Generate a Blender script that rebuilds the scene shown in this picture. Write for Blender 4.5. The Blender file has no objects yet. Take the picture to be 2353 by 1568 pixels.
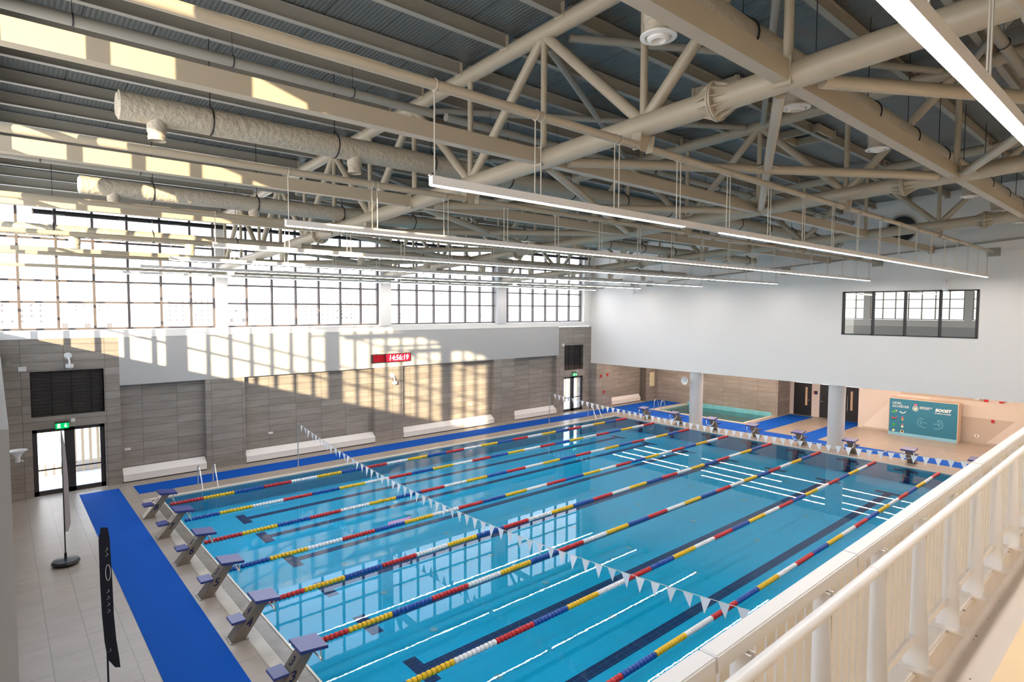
import bpy, math, random
from mathutils import Vector, Matrix
random.seed(7)
C = bpy.data.collections.new('pool_hall'); bpy.context.scene.collection.children.link(C)
PI = math.pi
def R(d): return math.radians(d)
# ------------------------------------------------------------------ camera, sky, sun, exposure
sc = bpy.context.scene
cd = bpy.data.cameras.new('camera'); cam = bpy.data.objects.new('camera', cd); C.objects.link(cam)
yaw, pitch, roll, fpx = 0.853496, 0.0537546, 0.0033272, 1361.35
f = Vector((math.cos(yaw)*math.cos(pitch), math.sin(yaw)*math.cos(pitch), -math.sin(pitch)))
r = Vector((math.sin(yaw), -math.cos(yaw), 0)); u = r.cross(f)
r2 = r*math.cos(roll)+u*math.sin(roll); u2 = -r*math.sin(roll)+u*math.cos(roll)
m = Matrix((( r2.x, u2.x, -f.x, -4.1965), (r2.y, u2.y, -f.y, -22.8854), (r2.z, u2.z, -f.z, 6.6959), (0,0,0,1)))
cam.matrix_world = m
cd.sensor_fit = 'HORIZONTAL'; cd.sensor_width = 36.0; cd.lens = 36.0*fpx/2353.0
cd.clip_start = 0.05; cd.clip_end = 2000
sc.camera = cam
w = bpy.data.worlds.new('sky'); sc.world = w; w.use_nodes = True
nt = w.node_tree; nt.nodes.clear()
bg = nt.nodes.new('ShaderNodeBackground'); wo = nt.nodes.new('ShaderNodeOutputWorld')
tc = nt.nodes.new('ShaderNodeTexCoord'); sx = nt.nodes.new('ShaderNodeSeparateXYZ'); cr = nt.nodes.new('ShaderNodeValToRGB')
nt.links.new(tc.outputs['Generated'], sx.inputs[0]); nt.links.new(sx.outputs['Z'], cr.inputs[0])
cr.color_ramp.elements[0].position = 0.0; cr.color_ramp.elements[0].color = (0.95, 0.93, 0.93, 1)
cr.color_ramp.elements[1].position = 0.55; cr.color_ramp.elements[1].color = (0.62, 0.78, 1.0, 1)
nt.links.new(cr.outputs[0], bg.inputs['Color']); nt.links.new(bg.outputs[0], wo.inputs['Surface'])
bg.inputs['Strength'].default_value = 2.7
sd = bpy.data.lights.new('sun', 'SUN'); sun = bpy.data.objects.new('sun', sd); C.objects.link(sun)
sun.rotation_euler = Vector((-0.855, -1.0, 0.2505)).to_track_quat('Z', 'Y').to_euler()
sd.energy = 7.0; sd.color = (1.0, 0.80, 0.52); sd.angle = R(0.53)
LIGHT_E = 32.0; LOW_E = 36.0
sc.view_settings.view_transform = 'Standard'; sc.view_settings.look = 'None'
sc.view_settings.exposure = 1.05; sc.view_settings.gamma = 1.0; sc.view_settings.use_curve_mapping = False
sc.cycles.use_denoising = True; sc.cycles.max_bounces = 8; sc.cycles.diffuse_bounces = 5
sc.cycles.glossy_bounces = 4; sc.cycles.transparent_max_bounces = 16; sc.cycles.transmission_bounces = 4
sc.cycles.sample_clamp_indirect = 6.0; sc.cycles.caustics_reflective = False; sc.cycles.caustics_refractive = False

# ------------------------------------------------------------------ materials
def newmat(n):
    m = bpy.data.materials.new(n); m.use_nodes = True
    b = m.node_tree.nodes['Principled BSDF']; return m, m.node_tree, b
def mat(n, col, rough=0.5, metal=0.0, noise=0.06, scale=3.0, bump=0.0, bscale=20.0, spec=0.5, bdist=0.02):
    m, t, b = newmat(n)
    b.inputs['Roughness'].default_value = rough; b.inputs['Metallic'].default_value = metal
    b.inputs['Specular IOR Level'].default_value = spec
    tc = t.nodes.new('ShaderNodeTexCoord'); nz = t.nodes.new('ShaderNodeTexNoise'); nz.inputs['Scale'].default_value = scale; nz.inputs['Detail'].default_value = 5
    t.links.new(tc.outputs['Object'], nz.inputs['Vector'])
    mx = t.nodes.new('ShaderNodeMix'); mx.data_type = 'RGBA'
    mx.inputs[6].default_value = tuple(c*(1-noise) for c in col)+(1,); mx.inputs[7].default_value = tuple(min(1, c*(1+noise)) for c in col)+(1,)
    t.links.new(nz.outputs['Fac'], mx.inputs[0]); t.links.new(mx.outputs[2], b.inputs['Base Color'])
    if bump:
        n2 = t.nodes.new('ShaderNodeTexNoise'); n2.inputs['Scale'].default_value = bscale; n2.inputs['Detail'].default_value = 6
        bp = t.nodes.new('ShaderNodeBump'); bp.inputs['Strength'].default_value = bump; bp.inputs['Distance'].default_value = bdist
        t.links.new(tc.outputs['Object'], n2.inputs['Vector']); t.links.new(n2.outputs['Fac'], bp.inputs['Height']); t.links.new(bp.outputs[0], b.inputs['Normal'])
    return m
def emit(n, col, s):
    m = bpy.data.materials.new(n); m.use_nodes = True; t = m.node_tree; t.nodes.clear()
    e = t.nodes.new('ShaderNodeEmission'); o = t.nodes.new('ShaderNodeOutputMaterial')
    e.inputs[0].default_value = col+(1,); e.inputs[1].default_value = s; t.links.new(e.outputs[0], o.inputs[0]); return m
def tiles(n, axes, bw, bh, c1, c2, cm, mortar=0.006, rough=0.5, offset=0.0, bump=0.0, stain=0.25, sscale=1.2, streak=(1,1,1)):
    m, t, b = newmat(n)
    tc = t.nodes.new('ShaderNodeTexCoord'); s = t.nodes.new('ShaderNodeSeparateXYZ'); c = t.nodes.new('ShaderNodeCombineXYZ')
    t.links.new(tc.outputs['Object'], s.inputs[0]); t.links.new(s.outputs[axes[0]], c.inputs[0]); t.links.new(s.outputs[axes[1]], c.inputs[1])
    br = t.nodes.new('ShaderNodeTexBrick'); br.offset = offset; br.squash = 1.0
    br.inputs['Scale'].default_value = 1.0; br.inputs['Brick Width'].default_value = bw; br.inputs['Row Height'].default_value = bh
    br.inputs['Mortar Size'].default_value = mortar; br.inputs['Mortar Smooth'].default_value = 0.1
    br.inputs['Color1'].default_value = c1+(1,); br.inputs['Color2'].default_value = c2+(1,); br.inputs['Mortar'].default_value = cm+(1,)
    t.links.new(c.outputs[0], br.inputs['Vector'])
    mp = t.nodes.new('ShaderNodeMapping'); mp.inputs['Scale'].default_value = streak
    nz = t.nodes.new('ShaderNodeTexNoise'); nz.inputs['Scale'].default_value = sscale; nz.inputs['Detail'].default_value = 9; nz.inputs['Roughness'].default_value = 0.65
    t.links.new(tc.outputs['Object'], mp.inputs[0]); t.links.new(mp.outputs[0], nz.inputs['Vector'])
    rp = t.nodes.new('ShaderNodeMapRange'); rp.inputs[1].default_value = 0.25; rp.inputs[2].default_value = 0.75; rp.inputs[3].default_value = 1-stain; rp.inputs[4].default_value = 1+stain
    t.links.new(nz.outputs['Fac'], rp.inputs[0])
    mx = t.nodes.new('ShaderNodeMix'); mx.data_type = 'RGBA'; mx.blend_type = 'MULTIPLY'; mx.inputs[0].default_value = 1.0
    t.links.new(br.outputs['Color'], mx.inputs[6]); t.links.new(rp.outputs[0], mx.inputs[7]); t.links.new(mx.outputs[2], b.inputs['Base Color'])
    b.inputs['Roughness'].default_value = rough
    if bump:
        bp = t.nodes.new('ShaderNodeBump'); bp.inputs['Strength'].default_value = bump; bp.inputs['Distance'].default_value = 0.01
        t.links.new(nz.outputs['Fac'], bp.inputs['Height']); t.links.new(bp.outputs[0], b.inputs['Normal'])
    return m
def glass(n, tint, ior=1.5, rough=0.0, boost=0.0):
    m = bpy.data.materials.new(n); m.use_nodes = True; t = m.node_tree; t.nodes.clear()
    o = t.nodes.new('ShaderNodeOutputMaterial'); tr = t.nodes.new('ShaderNodeBsdfTransparent'); g = t.nodes.new('ShaderNodeBsdfGlossy'); fr = t.nodes.new('ShaderNodeFresnel'); mx = t.nodes.new('ShaderNodeMixShader')
    tr.inputs[0].default_value = tint+(1,); g.inputs['Roughness'].default_value = rough; fr.inputs[0].default_value = ior
    ad = t.nodes.new('ShaderNodeMath'); ad.operation = 'ADD'; ad.inputs[1].default_value = boost; ad.use_clamp = True
    t.links.new(fr.outputs[0], ad.inputs[0]); t.links.new(ad.outputs[0], mx.inputs[0]); t.links.new(tr.outputs[0], mx.inputs[1]); t.links.new(g.outputs[0], mx.inputs[2]); t.links.new(mx.outputs[0], o.inputs[0])
    return m
M = {}
M['steel'] = mat('painted_steel', (0.44, 0.375, 0.275), 0.42, noise=0.05, scale=1.5)
M['steel_grey'] = mat('painted_steel_grey', (0.34, 0.32, 0.27), 0.5, noise=0.05, scale=1.5)
M['duct'] = mat('duct_wrap', (0.50, 0.44, 0.34), 0.5, noise=0.10, scale=3, bump=1.0, bscale=11, bdist=0.035)
M['white_wall'] = mat('white_plaster', (0.84, 0.815, 0.775), 0.8, noise=0.015, scale=0.6)
M['grey_plaster'] = mat('grey_plaster', (0.46, 0.455, 0.44), 0.8, noise=0.02, scale=0.7)
M['beige_plaster'] = mat('beige_plaster', (0.66, 0.60, 0.54), 0.8, noise=0.02, scale=0.7)
M['beige_dark'] = mat('beige_stripe_paint', (0.50, 0.44, 0.38), 0.8, noise=0.02)
M['beige_light'] = mat('light_stripe_paint', (0.74, 0.69, 0.64), 0.8, noise=0.02)
M['wall_tile'] = tiles('stone_wall_tile_x', ('X','Z'), 1.2, 0.3, (0.26,0.228,0.195), (0.33,0.292,0.255), (0.13,0.115,0.10), 0.008, 0.45, 0.0, 0.15, 0.22, 2.2, (0.5,1,3))
M['wall_tile_y'] = tiles('stone_wall_tile_y', ('Y','Z'), 1.2, 0.3, (0.27,0.238,0.205), (0.34,0.302,0.265), (0.16,0.14,0.125), 0.008, 0.45, 0.0, 0.15, 0.22, 2.2, (1,0.5,3))
M['deck_tile'] = tiles('deck_tile', ('Y','X'), 1.2, 0.6, (0.33,0.28,0.235), (0.355,0.305,0.255), (0.20,0.17,0.14), 0.007, 0.36, 0.5, 0.08, 0.10, 1.0, (1,3,1))
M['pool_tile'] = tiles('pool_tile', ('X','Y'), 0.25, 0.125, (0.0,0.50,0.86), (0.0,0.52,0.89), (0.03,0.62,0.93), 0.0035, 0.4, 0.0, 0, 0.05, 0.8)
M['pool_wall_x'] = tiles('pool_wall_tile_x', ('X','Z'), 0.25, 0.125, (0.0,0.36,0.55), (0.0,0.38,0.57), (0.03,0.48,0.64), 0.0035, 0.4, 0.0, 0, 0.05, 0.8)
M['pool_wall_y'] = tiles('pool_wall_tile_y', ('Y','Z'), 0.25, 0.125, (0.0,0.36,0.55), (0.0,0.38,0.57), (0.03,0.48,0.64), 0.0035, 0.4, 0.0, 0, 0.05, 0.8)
M['pool_line'] = tiles('pool_line_tile', ('X','Y'), 0.25, 0.125, (0.004,0.010,0.10), (0.004,0.012,0.12), (0.03,0.16,0.36), 0.004, 0.4)
M['small_pool'] = tiles('small_pool_tile', ('X','Y'), 0.15, 0.15, (0.07,0.33,0.38), (0.08,0.36,0.41), (0.16,0.45,0.48), 0.006, 0.4)
M['small_pool_w'] = tiles('small_pool_wall_tile', ('Y','Z'), 0.2, 0.2, (0.16,0.50,0.56), (0.18,0.54,0.6), (0.3,0.62,0.66), 0.008, 0.4)
M['stone'] = mat('wet_gutter_stone', (0.20, 0.175, 0.15), 0.35, noise=0.45, scale=3.0)
M['coping'] = mat('pool_coping', (0.70, 0.64, 0.56), 0.35, noise=0.06, scale=4)
M['grate'] = tiles('gutter_grate', ('Y','X'), 3.0, 0.03, (0.62,0.58,0.52), (0.60,0.56,0.50), (0.30,0.27,0.24), 0.006, 0.4)
M['mat_blue'] = mat('blue_mat', (0.0, 0.078, 0.42), 0.85, noise=0.05, scale=5, bump=0.15, bscale=60, spec=0.15)
M['blue_plastic'] = mat('navy_plastic', (0.035, 0.05, 0.22), 0.32, noise=0.06, scale=6)
M['ink'] = mat('navy_ink', (0.008, 0.012, 0.06), 0.5)
M['stainless'] = mat('stainless_steel', (0.26, 0.225, 0.185), 0.38, 0.6, noise=0.12, scale=8)
M['chrome'] = mat('chrome', (0.88, 0.84, 0.78), 0.22, 1.0, noise=0.02)
M['wire'] = mat('steel_wire', (0.55, 0.50, 0.42), 0.4, 0.3)
M['white_metal'] = mat('white_painted_metal', (0.82, 0.79, 0.75), 0.35, noise=0.03, scale=2)
M['white_plastic'] = mat('white_plastic', (0.80, 0.79, 0.77), 0.45)
M['curb'] = mat('chipped_curb_paint', (0.74, 0.66, 0.57), 0.7, noise=0.12, scale=4)
M['gallery'] = mat('gallery_screed', (0.60, 0.535, 0.47), 0.75, noise=0.05, scale=2)
M['yellow'] = mat('yellow_floor_paint', (0.74, 0.57, 0.34), 0.7, noise=0.03)
M['dark_frame'] = mat('dark_window_frame', (0.035, 0.030, 0.030), 0.45, noise=0.1)
M['mullion'] = mat('grey_mullion', (0.11, 0.09, 0.085), 0.5, noise=0.1)
M['black'] = mat('black_paint', (0.012, 0.012, 0.013), 0.4)
M['louver'] = mat('louver_black', (0.008, 0.007, 0.007), 0.5)
M['deck_roof'] = None
M['red'] = mat('red_plastic', (0.55, 0.015, 0.02), 0.35); M['float_y'] = mat('yellow_plastic', (0.80, 0.50, 0.01), 0.35)
M['float_w'] = mat('white_float_plastic', (0.80, 0.80, 0.80), 0.35); M['float_b'] = mat('blue_float_plastic', (0.008, 0.07, 0.36), 0.35)
M['pennant'] = mat('white_pennant', (0.90, 0.90, 0.91), 0.8)
M['column'] = mat('column_paint', (0.60, 0.595, 0.585), 0.6, noise=0.02)
M['vision'] = mat('wood_vision_strip', (0.62, 0.44, 0.27), 0.5)
M['banner_navy'] = mat('navy_banner', (0.006, 0.008, 0.02), 0.7, noise=0.2); M['banner_white'] = mat('white_banner', (0.55, 0.50, 0.50), 0.8)
M['poster'] = mat('poster_teal', (0.02, 0.17, 0.27), 0.5, noise=0.02); M['poster_l'] = mat('poster_light_blue', (0.22, 0.50, 0.66), 0.5)
M['line_blue'] = mat('pale_blue_ink', (0.30, 0.62, 0.76), 0.6); M['white_ink'] = mat('white_ink', (0.85, 0.85, 0.85), 0.6)
M['green'] = mat('green_ink', (0.08, 0.42, 0.08), 0.6); M['orange'] = mat('orange_ink', (0.85, 0.35, 0.05), 0.6); M['pink'] = mat('pink_ink', (0.8, 0.12, 0.18), 0.6); M['cream'] = mat('cream_ink', (0.85, 0.78, 0.5), 0.6)
M['outdoor'] = mat('pale_outdoor_paving', (0.62, 0.62, 0.64), 0.8); M['batten'] = mat('wood_batten', (0.55, 0.42, 0.28), 0.7)
M['townwall'] = mat('pale_render', (0.80, 0.76, 0.72), 0.9); M['townwin'] = mat('dim_window', (0.10, 0.09, 0.09), 0.7); M['ground'] = mat('pale_ground', (0.72, 0.68, 0.63), 1.0, noise=0.12, scale=0.02)
M['wood'] = mat('poster_box_edge', (0.72, 0.56, 0.44), 0.5)
M['lamp'] = emit('lamp_diffuser', (1.0, 0.93, 0.90), LIGHT_E); M['low_lamp'] = emit('low_lamp_diffuser', (1.0, 0.74, 0.56), LOW_E)
M['led_red'] = emit('red_led', (1.0, 0.01, 0.02), 2.2); M['led_digit'] = emit('pink_led_digit', (1.0, 0.55, 0.6), 2.5)
M['exit_green'] = emit('green_exit_light', (0.0, 0.42, 0.10), 0.8); M['exit_white'] = emit('white_exit_symbol', (0.9, 1.0, 0.9), 1.0)
M['pane'] = glass('clear_pane', (0.97, 0.98, 0.98)); M['mirror_pane'] = glass('tinted_mirror_pane', (0.22, 0.20, 0.16), 1.5, 0.0, 0.45)
# roof sheeting: fine ribs running across the hall plus a joint every metre
m, t, b = newmat('roof_sheeting'); M['deck_roof'] = m
tc = t.nodes.new('ShaderNodeTexCoord'); sp = t.nodes.new('ShaderNodeSeparateXYZ'); t.links.new(tc.outputs['Object'], sp.inputs[0])
wv = t.nodes.new('ShaderNodeMath'); wv.operation = 'MULTIPLY'; wv.inputs[1].default_value = 2*PI/0.075; sn = t.nodes.new('ShaderNodeMath'); sn.operation = 'SINE'
t.links.new(sp.outputs['X'], wv.inputs[0]); t.links.new(wv.outputs[0], sn.inputs[0])
md = t.nodes.new('ShaderNodeMath'); md.operation = 'MODULO'; md.inputs[1].default_value = 1.0; ad = t.nodes.new('ShaderNodeMath'); ad.inputs[1].default_value = 20.0
t.links.new(sp.outputs['X'], ad.inputs[0]); t.links.new(ad.outputs[0], md.inputs[0]); lt = t.nodes.new('ShaderNodeMath'); lt.operation = 'LESS_THAN'; lt.inputs[1].default_value = 0.018; t.links.new(md.outputs[0], lt.inputs[0])
mx = t.nodes.new('ShaderNodeMix'); mx.data_type = 'RGBA'; mx.inputs[6].default_value = (0.155, 0.165, 0.16, 1); mx.inputs[7].default_value = (0.04, 0.04, 0.04, 1)
t.links.new(lt.outputs[0], mx.inputs[0]); t.links.new(mx.outputs[2], b.inputs['Base Color'])
bp = t.nodes.new('ShaderNodeBump'); bp.inputs['Strength'].default_value = 0.35; bp.inputs['Distance'].default_value = 0.01; t.links.new(sn.outputs[0], bp.inputs['Height']); t.links.new(bp.outputs[0], b.inputs['Normal'])
b.inputs['Roughness'].default_value = 0.33; b.inputs['Metallic'].default_value = 0.25
# water
m = bpy.data.materials.new('water'); m.use_nodes = True; t = m.node_tree; t.nodes.clear(); M['water'] = m
o = t.nodes.new('ShaderNodeOutputMaterial'); tr = t.nodes.new('ShaderNodeBsdfTransparent'); g = t.nodes.new('ShaderNodeBsdfGlossy'); fr = t.nodes.new('ShaderNodeFresnel'); mx = t.nodes.new('ShaderNodeMixShader')
tc = t.nodes.new('ShaderNodeTexCoord'); nz = t.nodes.new('ShaderNodeTexNoise'); nz.inputs['Scale'].default_value = 7.0; nz.inputs['Detail'].default_value = 3
bp = t.nodes.new('ShaderNodeBump'); bp.inputs['Strength'].default_value = 0.004; bp.inputs['Distance'].default_value = 0.03
t.links.new(tc.outputs['Object'], nz.inputs['Vector']); t.links.new(nz.outputs['Fac'], bp.inputs['Height']); t.links.new(bp.outputs[0], g.inputs['Normal'])
tr.inputs[0].default_value = (0.80, 0.97, 0.99, 1); g.inputs['Roughness'].default_value = 0.0; fr.inputs[0].default_value = 1.28
t.links.new(fr.outputs[0], mx.inputs[0]); t.links.new(tr.outputs[0], mx.inputs[1]); t.links.new(g.outputs[0], mx.inputs[2]); t.links.new(mx.outputs[0], o.inputs[0])

# ------------------------------------------------------------------ geometry helpers
class MB:
    def __init__(s): s.v = []; s.f = []
    def add(s, vs, fs):
        n = len(s.v); s.v += [tuple(v) for v in vs]; s.f += [tuple(i+n for i in q) for q in fs]; return s
    def box(s, x0, x1, y0, y1, z0, z1):
        if x0 > x1: x0, x1 = x1, x0
        if y0 > y1: y0, y1 = y1, y0
        if z0 > z1: z0, z1 = z1, z0
        return s.add([(x0,y0,z0),(x1,y0,z0),(x1,y1,z0),(x0,y1,z0),(x0,y0,z1),(x1,y0,z1),(x1,y1,z1),(x0,y1,z1)],
                     [(0,3,2,1),(4,5,6,7),(0,1,5,4),(1,2,6,5),(2,3,7,6),(3,0,4,7)])
    def tube(s, pts, rad, n=10, cap=True, closed=False):
        pts = [Vector(p) for p in pts]; k = len(pts); vs = []; up = None
        for i, p in enumerate(pts):
            a = pts[i-1] if (i or closed) else p; b = pts[(i+1) % k] if (i < k-1 or closed) else p
            d = (b-a).normalized()
            if up is None:
                up = d.cross(Vector((0,0,1))) if abs(d.z) < 0.9 else d.cross(Vector((1,0,0)))
            up = (up - d*up.dot(d)).normalized(); w_ = d.cross(up)
            rr = rad[i] if isinstance(rad, (list, tuple)) else rad
            for j in range(n):
                an = 2*PI*j/n; vs.append(p+(up*math.cos(an)+w_*math.sin(an))*rr)
        fs = []
        for i in range(k if closed else k-1):
            i2 = (i+1) % k
            for j in range(n): fs.append((i*n+j, i*n+(j+1) % n, i2*n+(j+1) % n, i2*n+j))
        if cap and not closed: fs += [tuple(range(n-1,-1,-1)), tuple((k-1)*n+j for j in range(n))]
        return s.add(vs, fs)
    def bar(s, a, b, wd, ht):   # rectangular bar from a to b, wd horizontal, ht vertical-ish
        a, b = Vector(a), Vector(b); d = (b-a).normalized(); side = d.cross(Vector((0,0,1)))
        side = side.normalized() if side.length > 1e-4 else Vector((1,0,0)); up = side.cross(d)
        vs = [p+side*sx_*wd/2+up*sz_*ht/2 for p in (a, b) for sx_, sz_ in ((-1,-1),(1,-1),(1,1),(-1,1))]
        return s.add(vs, [(0,1,2,3),(7,6,5,4),(0,4,5,1),(1,5,6,2),(2,6,7,3),(3,7,4,0)])
    def ibeam(s, a, b, wd, ht, tf=0.014, tw=0.01):
        a, b = Vector(a), Vector(b); up = Vector((0,0,1))
        s.bar(a+up*(ht/2-tf/2), b+up*(ht/2-tf/2), wd, tf); s.bar(a-up*(ht/2-tf/2), b-up*(ht/2-tf/2), wd, tf); s.bar(a, b, tw, ht-2*tf); return s
    def prism(s, poly, a, b, axis):   # poly of 2d points extruded along axis from a to b
        n = len(poly); vs = []
        for c in (a, b):
            for (p, q) in poly:
                vs.append((c,p,q) if axis == 0 else (p,c,q) if axis == 1 else (p,q,c))
        fs = [tuple(range(n)), tuple(range(2*n-1, n-1, -1))]+[(i, i+n, (i+1) % n+n, (i+1) % n) for i in range(n)]
        return s.add(vs, fs)
    def lathe(s, prof, n=24, axis='Z', origin=(0,0,0)):
        vs = []; o = Vector(origin)
        for (rr, h) in prof:
            for j in range(n):
                a = 2*PI*j/n; c, d = rr*math.cos(a), rr*math.sin(a)
                vs.append(o+Vector((c,d,h) if axis == 'Z' else (h,c,d) if axis == 'X' else (d,h,c)))
        fs = [(i*n+j, i*n+(j+1) % n, (i+1)*n+(j+1) % n, (i+1)*n+j) for i in range(len(prof)-1) for j in range(n)]
        return s.add(vs, fs)
    def build(s, name, material, parent=None, smooth=False, bevel=0.0, loc=None):
        me = bpy.data.meshes.new(name); me.from_pydata(s.v, [], s.f); me.update()
        import bmesh
        bm = bmesh.new(); bm.from_mesh(me); bmesh.ops.recalc_face_normals(bm, faces=bm.faces)
        if bevel: bmesh.ops.bevel(bm, geom=list(bm.edges), offset=bevel, segments=2, affect='EDGES', clamp_overlap=True)
        bm.to_mesh(me); bm.free()
        if smooth:
            me.polygons.foreach_set('use_smooth', [True]*len(me.polygons))
            try: me.set_sharp_from_angle(angle=R(40))
            except Exception: pass
        if material is not None: me.materials.append(M[material] if isinstance(material, str) else material)
        o = bpy.data.objects.new(name, me); C.objects.link(o)
        if parent is not None: o.parent = parent
        if loc is not None: o.location = loc
        return o
def tag(o, label=None, cat=None, group=None, kind=None):
    if label: o['label'] = label
    if cat: o['category'] = cat
    if group: o['group'] = group
    if kind: o['kind'] = kind
    return o
def ST(o, label=None):
    o['kind'] = 'structure'
    if label: o['label'] = label
    return o
def empty(name, loc=(0,0,0), rz=0.0, label=None, cat=None, group=None, kind=None):
    o = bpy.data.objects.new(name, None); C.objects.link(o); o.location = loc; o.rotation_euler = (0,0,rz); o.empty_display_size = 0.1
    return tag(o, label, cat, group, kind)
def copy_tree(o, parent=None):
    c = o.copy(); C.objects.link(c)
    if parent is not None: c.parent = parent
    for ch in [x for x in C.objects if x.parent == o]: copy_tree(ch, c)
    return c
def text(name, body, size, material, loc, rot, parent=None, ext=0.004, align='CENTER', shear=0.0, bold=0.0, sx=1.0, mtx=None):
    cu = bpy.data.curves.new(name, 'FONT'); cu.body = body; cu.size = size; cu.align_x = align; cu.align_y = 'CENTER'; cu.extrude = ext; cu.shear = shear; cu.offset = bold; cu.resolution_u = 3
    tmp = bpy.data.objects.new(name, cu); C.objects.link(tmp)
    me = tmp.to_mesh().copy()
    tmp.to_mesh_clear(); bpy.data.objects.remove(tmp); me.materials.clear(); me.materials.append(M[material])
    o = bpy.data.objects.new(name, me); C.objects.link(o)
    if parent is not None: o.parent = parent
    if mtx is not None: o.matrix_local = mtx
    else: o.location = loc; o.rotation_euler = rot; o.scale = (sx,1,1)
    return o
ROT_Y = (PI/2, 0, 0)            # faces -y
ROT_X = (PI/2, 0, -PI/2)        # faces -x
ORD = ['first','second','third','fourth','fifth','sixth','seventh','eighth','ninth','tenth','eleventh','twelfth','thirteenth','fourteenth','fifteenth','sixteenth','seventeenth','eighteenth','nineteenth','twentieth','twenty-first','twenty-second','twenty-third','twenty-fourth']
def zb(y): return 8.50-0.047*y      # bottom chord centre
def zt(y): return zb(y)+2.08        # top chord centre
def zr(y): return zt(y)+0.30        # underside of the roof sheeting
XT = [2.9, 10.45, 17.95]            # truss planes
YW = 3.45                           # face of the window wall
YR = -29.0                          # gallery side wall
DZ = 0.05                           # deck level
XE = 24.95                          # far end of the pool
YP0, YP1 = 0.6, -18.65              # pool sides
PF = -0.70                          # pool floor
LANES = [-1.33, -3.5, -5.83, -8.16, -10.5, -12.82, -15.15, -17.5]
ROPES = [-0.33, -2.34, -4.67, -7.0, -9.33, -11.66, -13.98, -16.33]

# ================================================================== the setting
# floor (deck with the openings of the two pools left free)
SPX0, SPX1, SPY0, SPY1 = 28.75, 32.45, 0.25, -5.75
d = MB()
d.box(-4.6, -0.56, YR, YW, -0.3, DZ)
d.box(-0.56, XE+0.06, YP0+0.16, YW, -1.2, DZ); d.box(-0.56, XE+0.06, YR, YP1-0.16, -1.2, DZ)
d.box(XE+0.06, SPX0-0.2, YR, YW, -1.2, DZ); d.box(SPX0-0.2, 36.0, YR, SPY1-0.2, -1.2, DZ); d.box(SPX0-0.2, 36.0, SPY0+0.2, YW, -1.2, DZ); d.box(SPX1+0.02, 36, SPY1-0.2, SPY0+0.2, -1.2, DZ)
ST(d.build('floor', 'deck_tile'), 'beige tiled pool deck')
ST(MB().box(-0.33, 0.0-0.04, YP1, YP0, -1.2, 0.02).build('trim_1', 'stone'), 'wet dark stone gutter at the near pool end')
ST(MB().box(-0.56, -0.33, YP1-0.16, YP0+0.16, -1.2, DZ).build('trim_2', 'grate'), 'pale slotted gutter grate behind the near pool edge')
ST(MB().box(-0.04, 0.0, YP1, YP0, -1.2, 0.035).build('trim_3', 'coping'), 'thin stone lip of the near pool edge')
ST(MB().box(-0.33, XE+0.06, YP0, YP0+0.16, -1.2, 0.045).build('trim_4', 'coping'), 'pale coping along the window side of the pool')
ST(MB().box(-0.33, XE+0.06, YP1-0.16, YP1, -1.2, 0.045).build('trim_5', 'coping'), 'pale coping along the gallery side of the pool')
ST(MB().box(XE, XE+0.06, YP1, YP0, -1.2, 0.045).build('trim_6', 'coping'), 'pale coping at the far pool end')
# pool basin
pb = empty('pool_basin'); tag(pb, 'blue tiled swimming pool basin under the lane ropes', None, None, 'structure')
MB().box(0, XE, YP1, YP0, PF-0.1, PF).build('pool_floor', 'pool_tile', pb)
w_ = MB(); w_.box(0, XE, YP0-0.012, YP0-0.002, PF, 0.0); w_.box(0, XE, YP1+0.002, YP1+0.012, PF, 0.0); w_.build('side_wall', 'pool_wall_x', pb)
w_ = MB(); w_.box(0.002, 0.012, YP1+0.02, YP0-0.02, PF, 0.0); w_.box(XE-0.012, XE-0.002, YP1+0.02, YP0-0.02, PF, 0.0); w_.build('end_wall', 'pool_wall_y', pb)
for i, y in enumerate(LANES):
    l = MB(); l.box(2.0, XE-2.0, y-0.14, y+0.14, PF, PF+0.006); l.box(2.0, 2.3, y-0.5, y+0.5, PF, PF+0.007); l.box(XE-2.25, XE-2.0, y-0.5, y+0.5, PF, PF+0.007)
    l.build('lane_marking', 'pool_line', pb)
    for xx in (XE-0.022,): MB().box(xx-0.006, xx, y-0.14, y+0.14, PF, 0.0-0.06).box(xx-0.006, xx, y-0.45, y+0.45, -0.20, -0.12).build('end_target', 'pool_line', pb)
for y in [YP0-1.2]+[a-1.2 for a in LANES]:
    dd = MB()
    for x in (3.2, 6.8, 10.4, 14, 17.6, 21.2):
        dd.lathe([(0.0,0.012),(0.09,0.012),(0.10,0.0)], 14, 'Z', (x, y+0.0, PF+0.004))
    dd.build('inlet_cap', 'poster_l', pb)
tag(MB().add([(0,YP1,0),(XE,YP1,0),(XE,YP0,0),(0,YP0,0)], [(0,1,2,3)]).build('pool_water', 'water'), 'clear still water filling the lane pool', 'water', None, 'stuff')

# window wall (left): tiled piers and niches below, plaster band, sill, columns, curtain glazing
NI = [(-0.75,2.18,0.08), (3.70,9.82,0.08), (11.40,17.43,0.08), (18.98,22.55,0.08)]
DOORS = [(-3.36,-1.26), (23.18,25.05)]; LOUV = [(-3.37,-1.24,2.86,4.46), (23.24,25.23,2.77,4.37)]
wl = MB(); Y1 = YW+0.55; Yn = YW+0.30
def wbox(x0, x1, z0, z1, y0=YW): wl.box(x0, x1, y0, Y1, z0, z1)
wbox(-4.6, -3.36, -0.3, 5.6); wbox(-3.36, -1.26, 2.42, 2.86); wbox(-3.36, -1.26, 4.46, 5.6); wbox(-1.26, -0.75, -0.3, 5.6)
xs = [2.18, 3.70, 9.82, 11.40, 17.43, 18.98, 22.55, 23.18]
for i in range(0, 8, 2): wbox(xs[i], xs[i+1], -0.3, 3.78)
for a, b_, _ in NI: wbox(a, b_, -0.3, 3.78, Yn)
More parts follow.
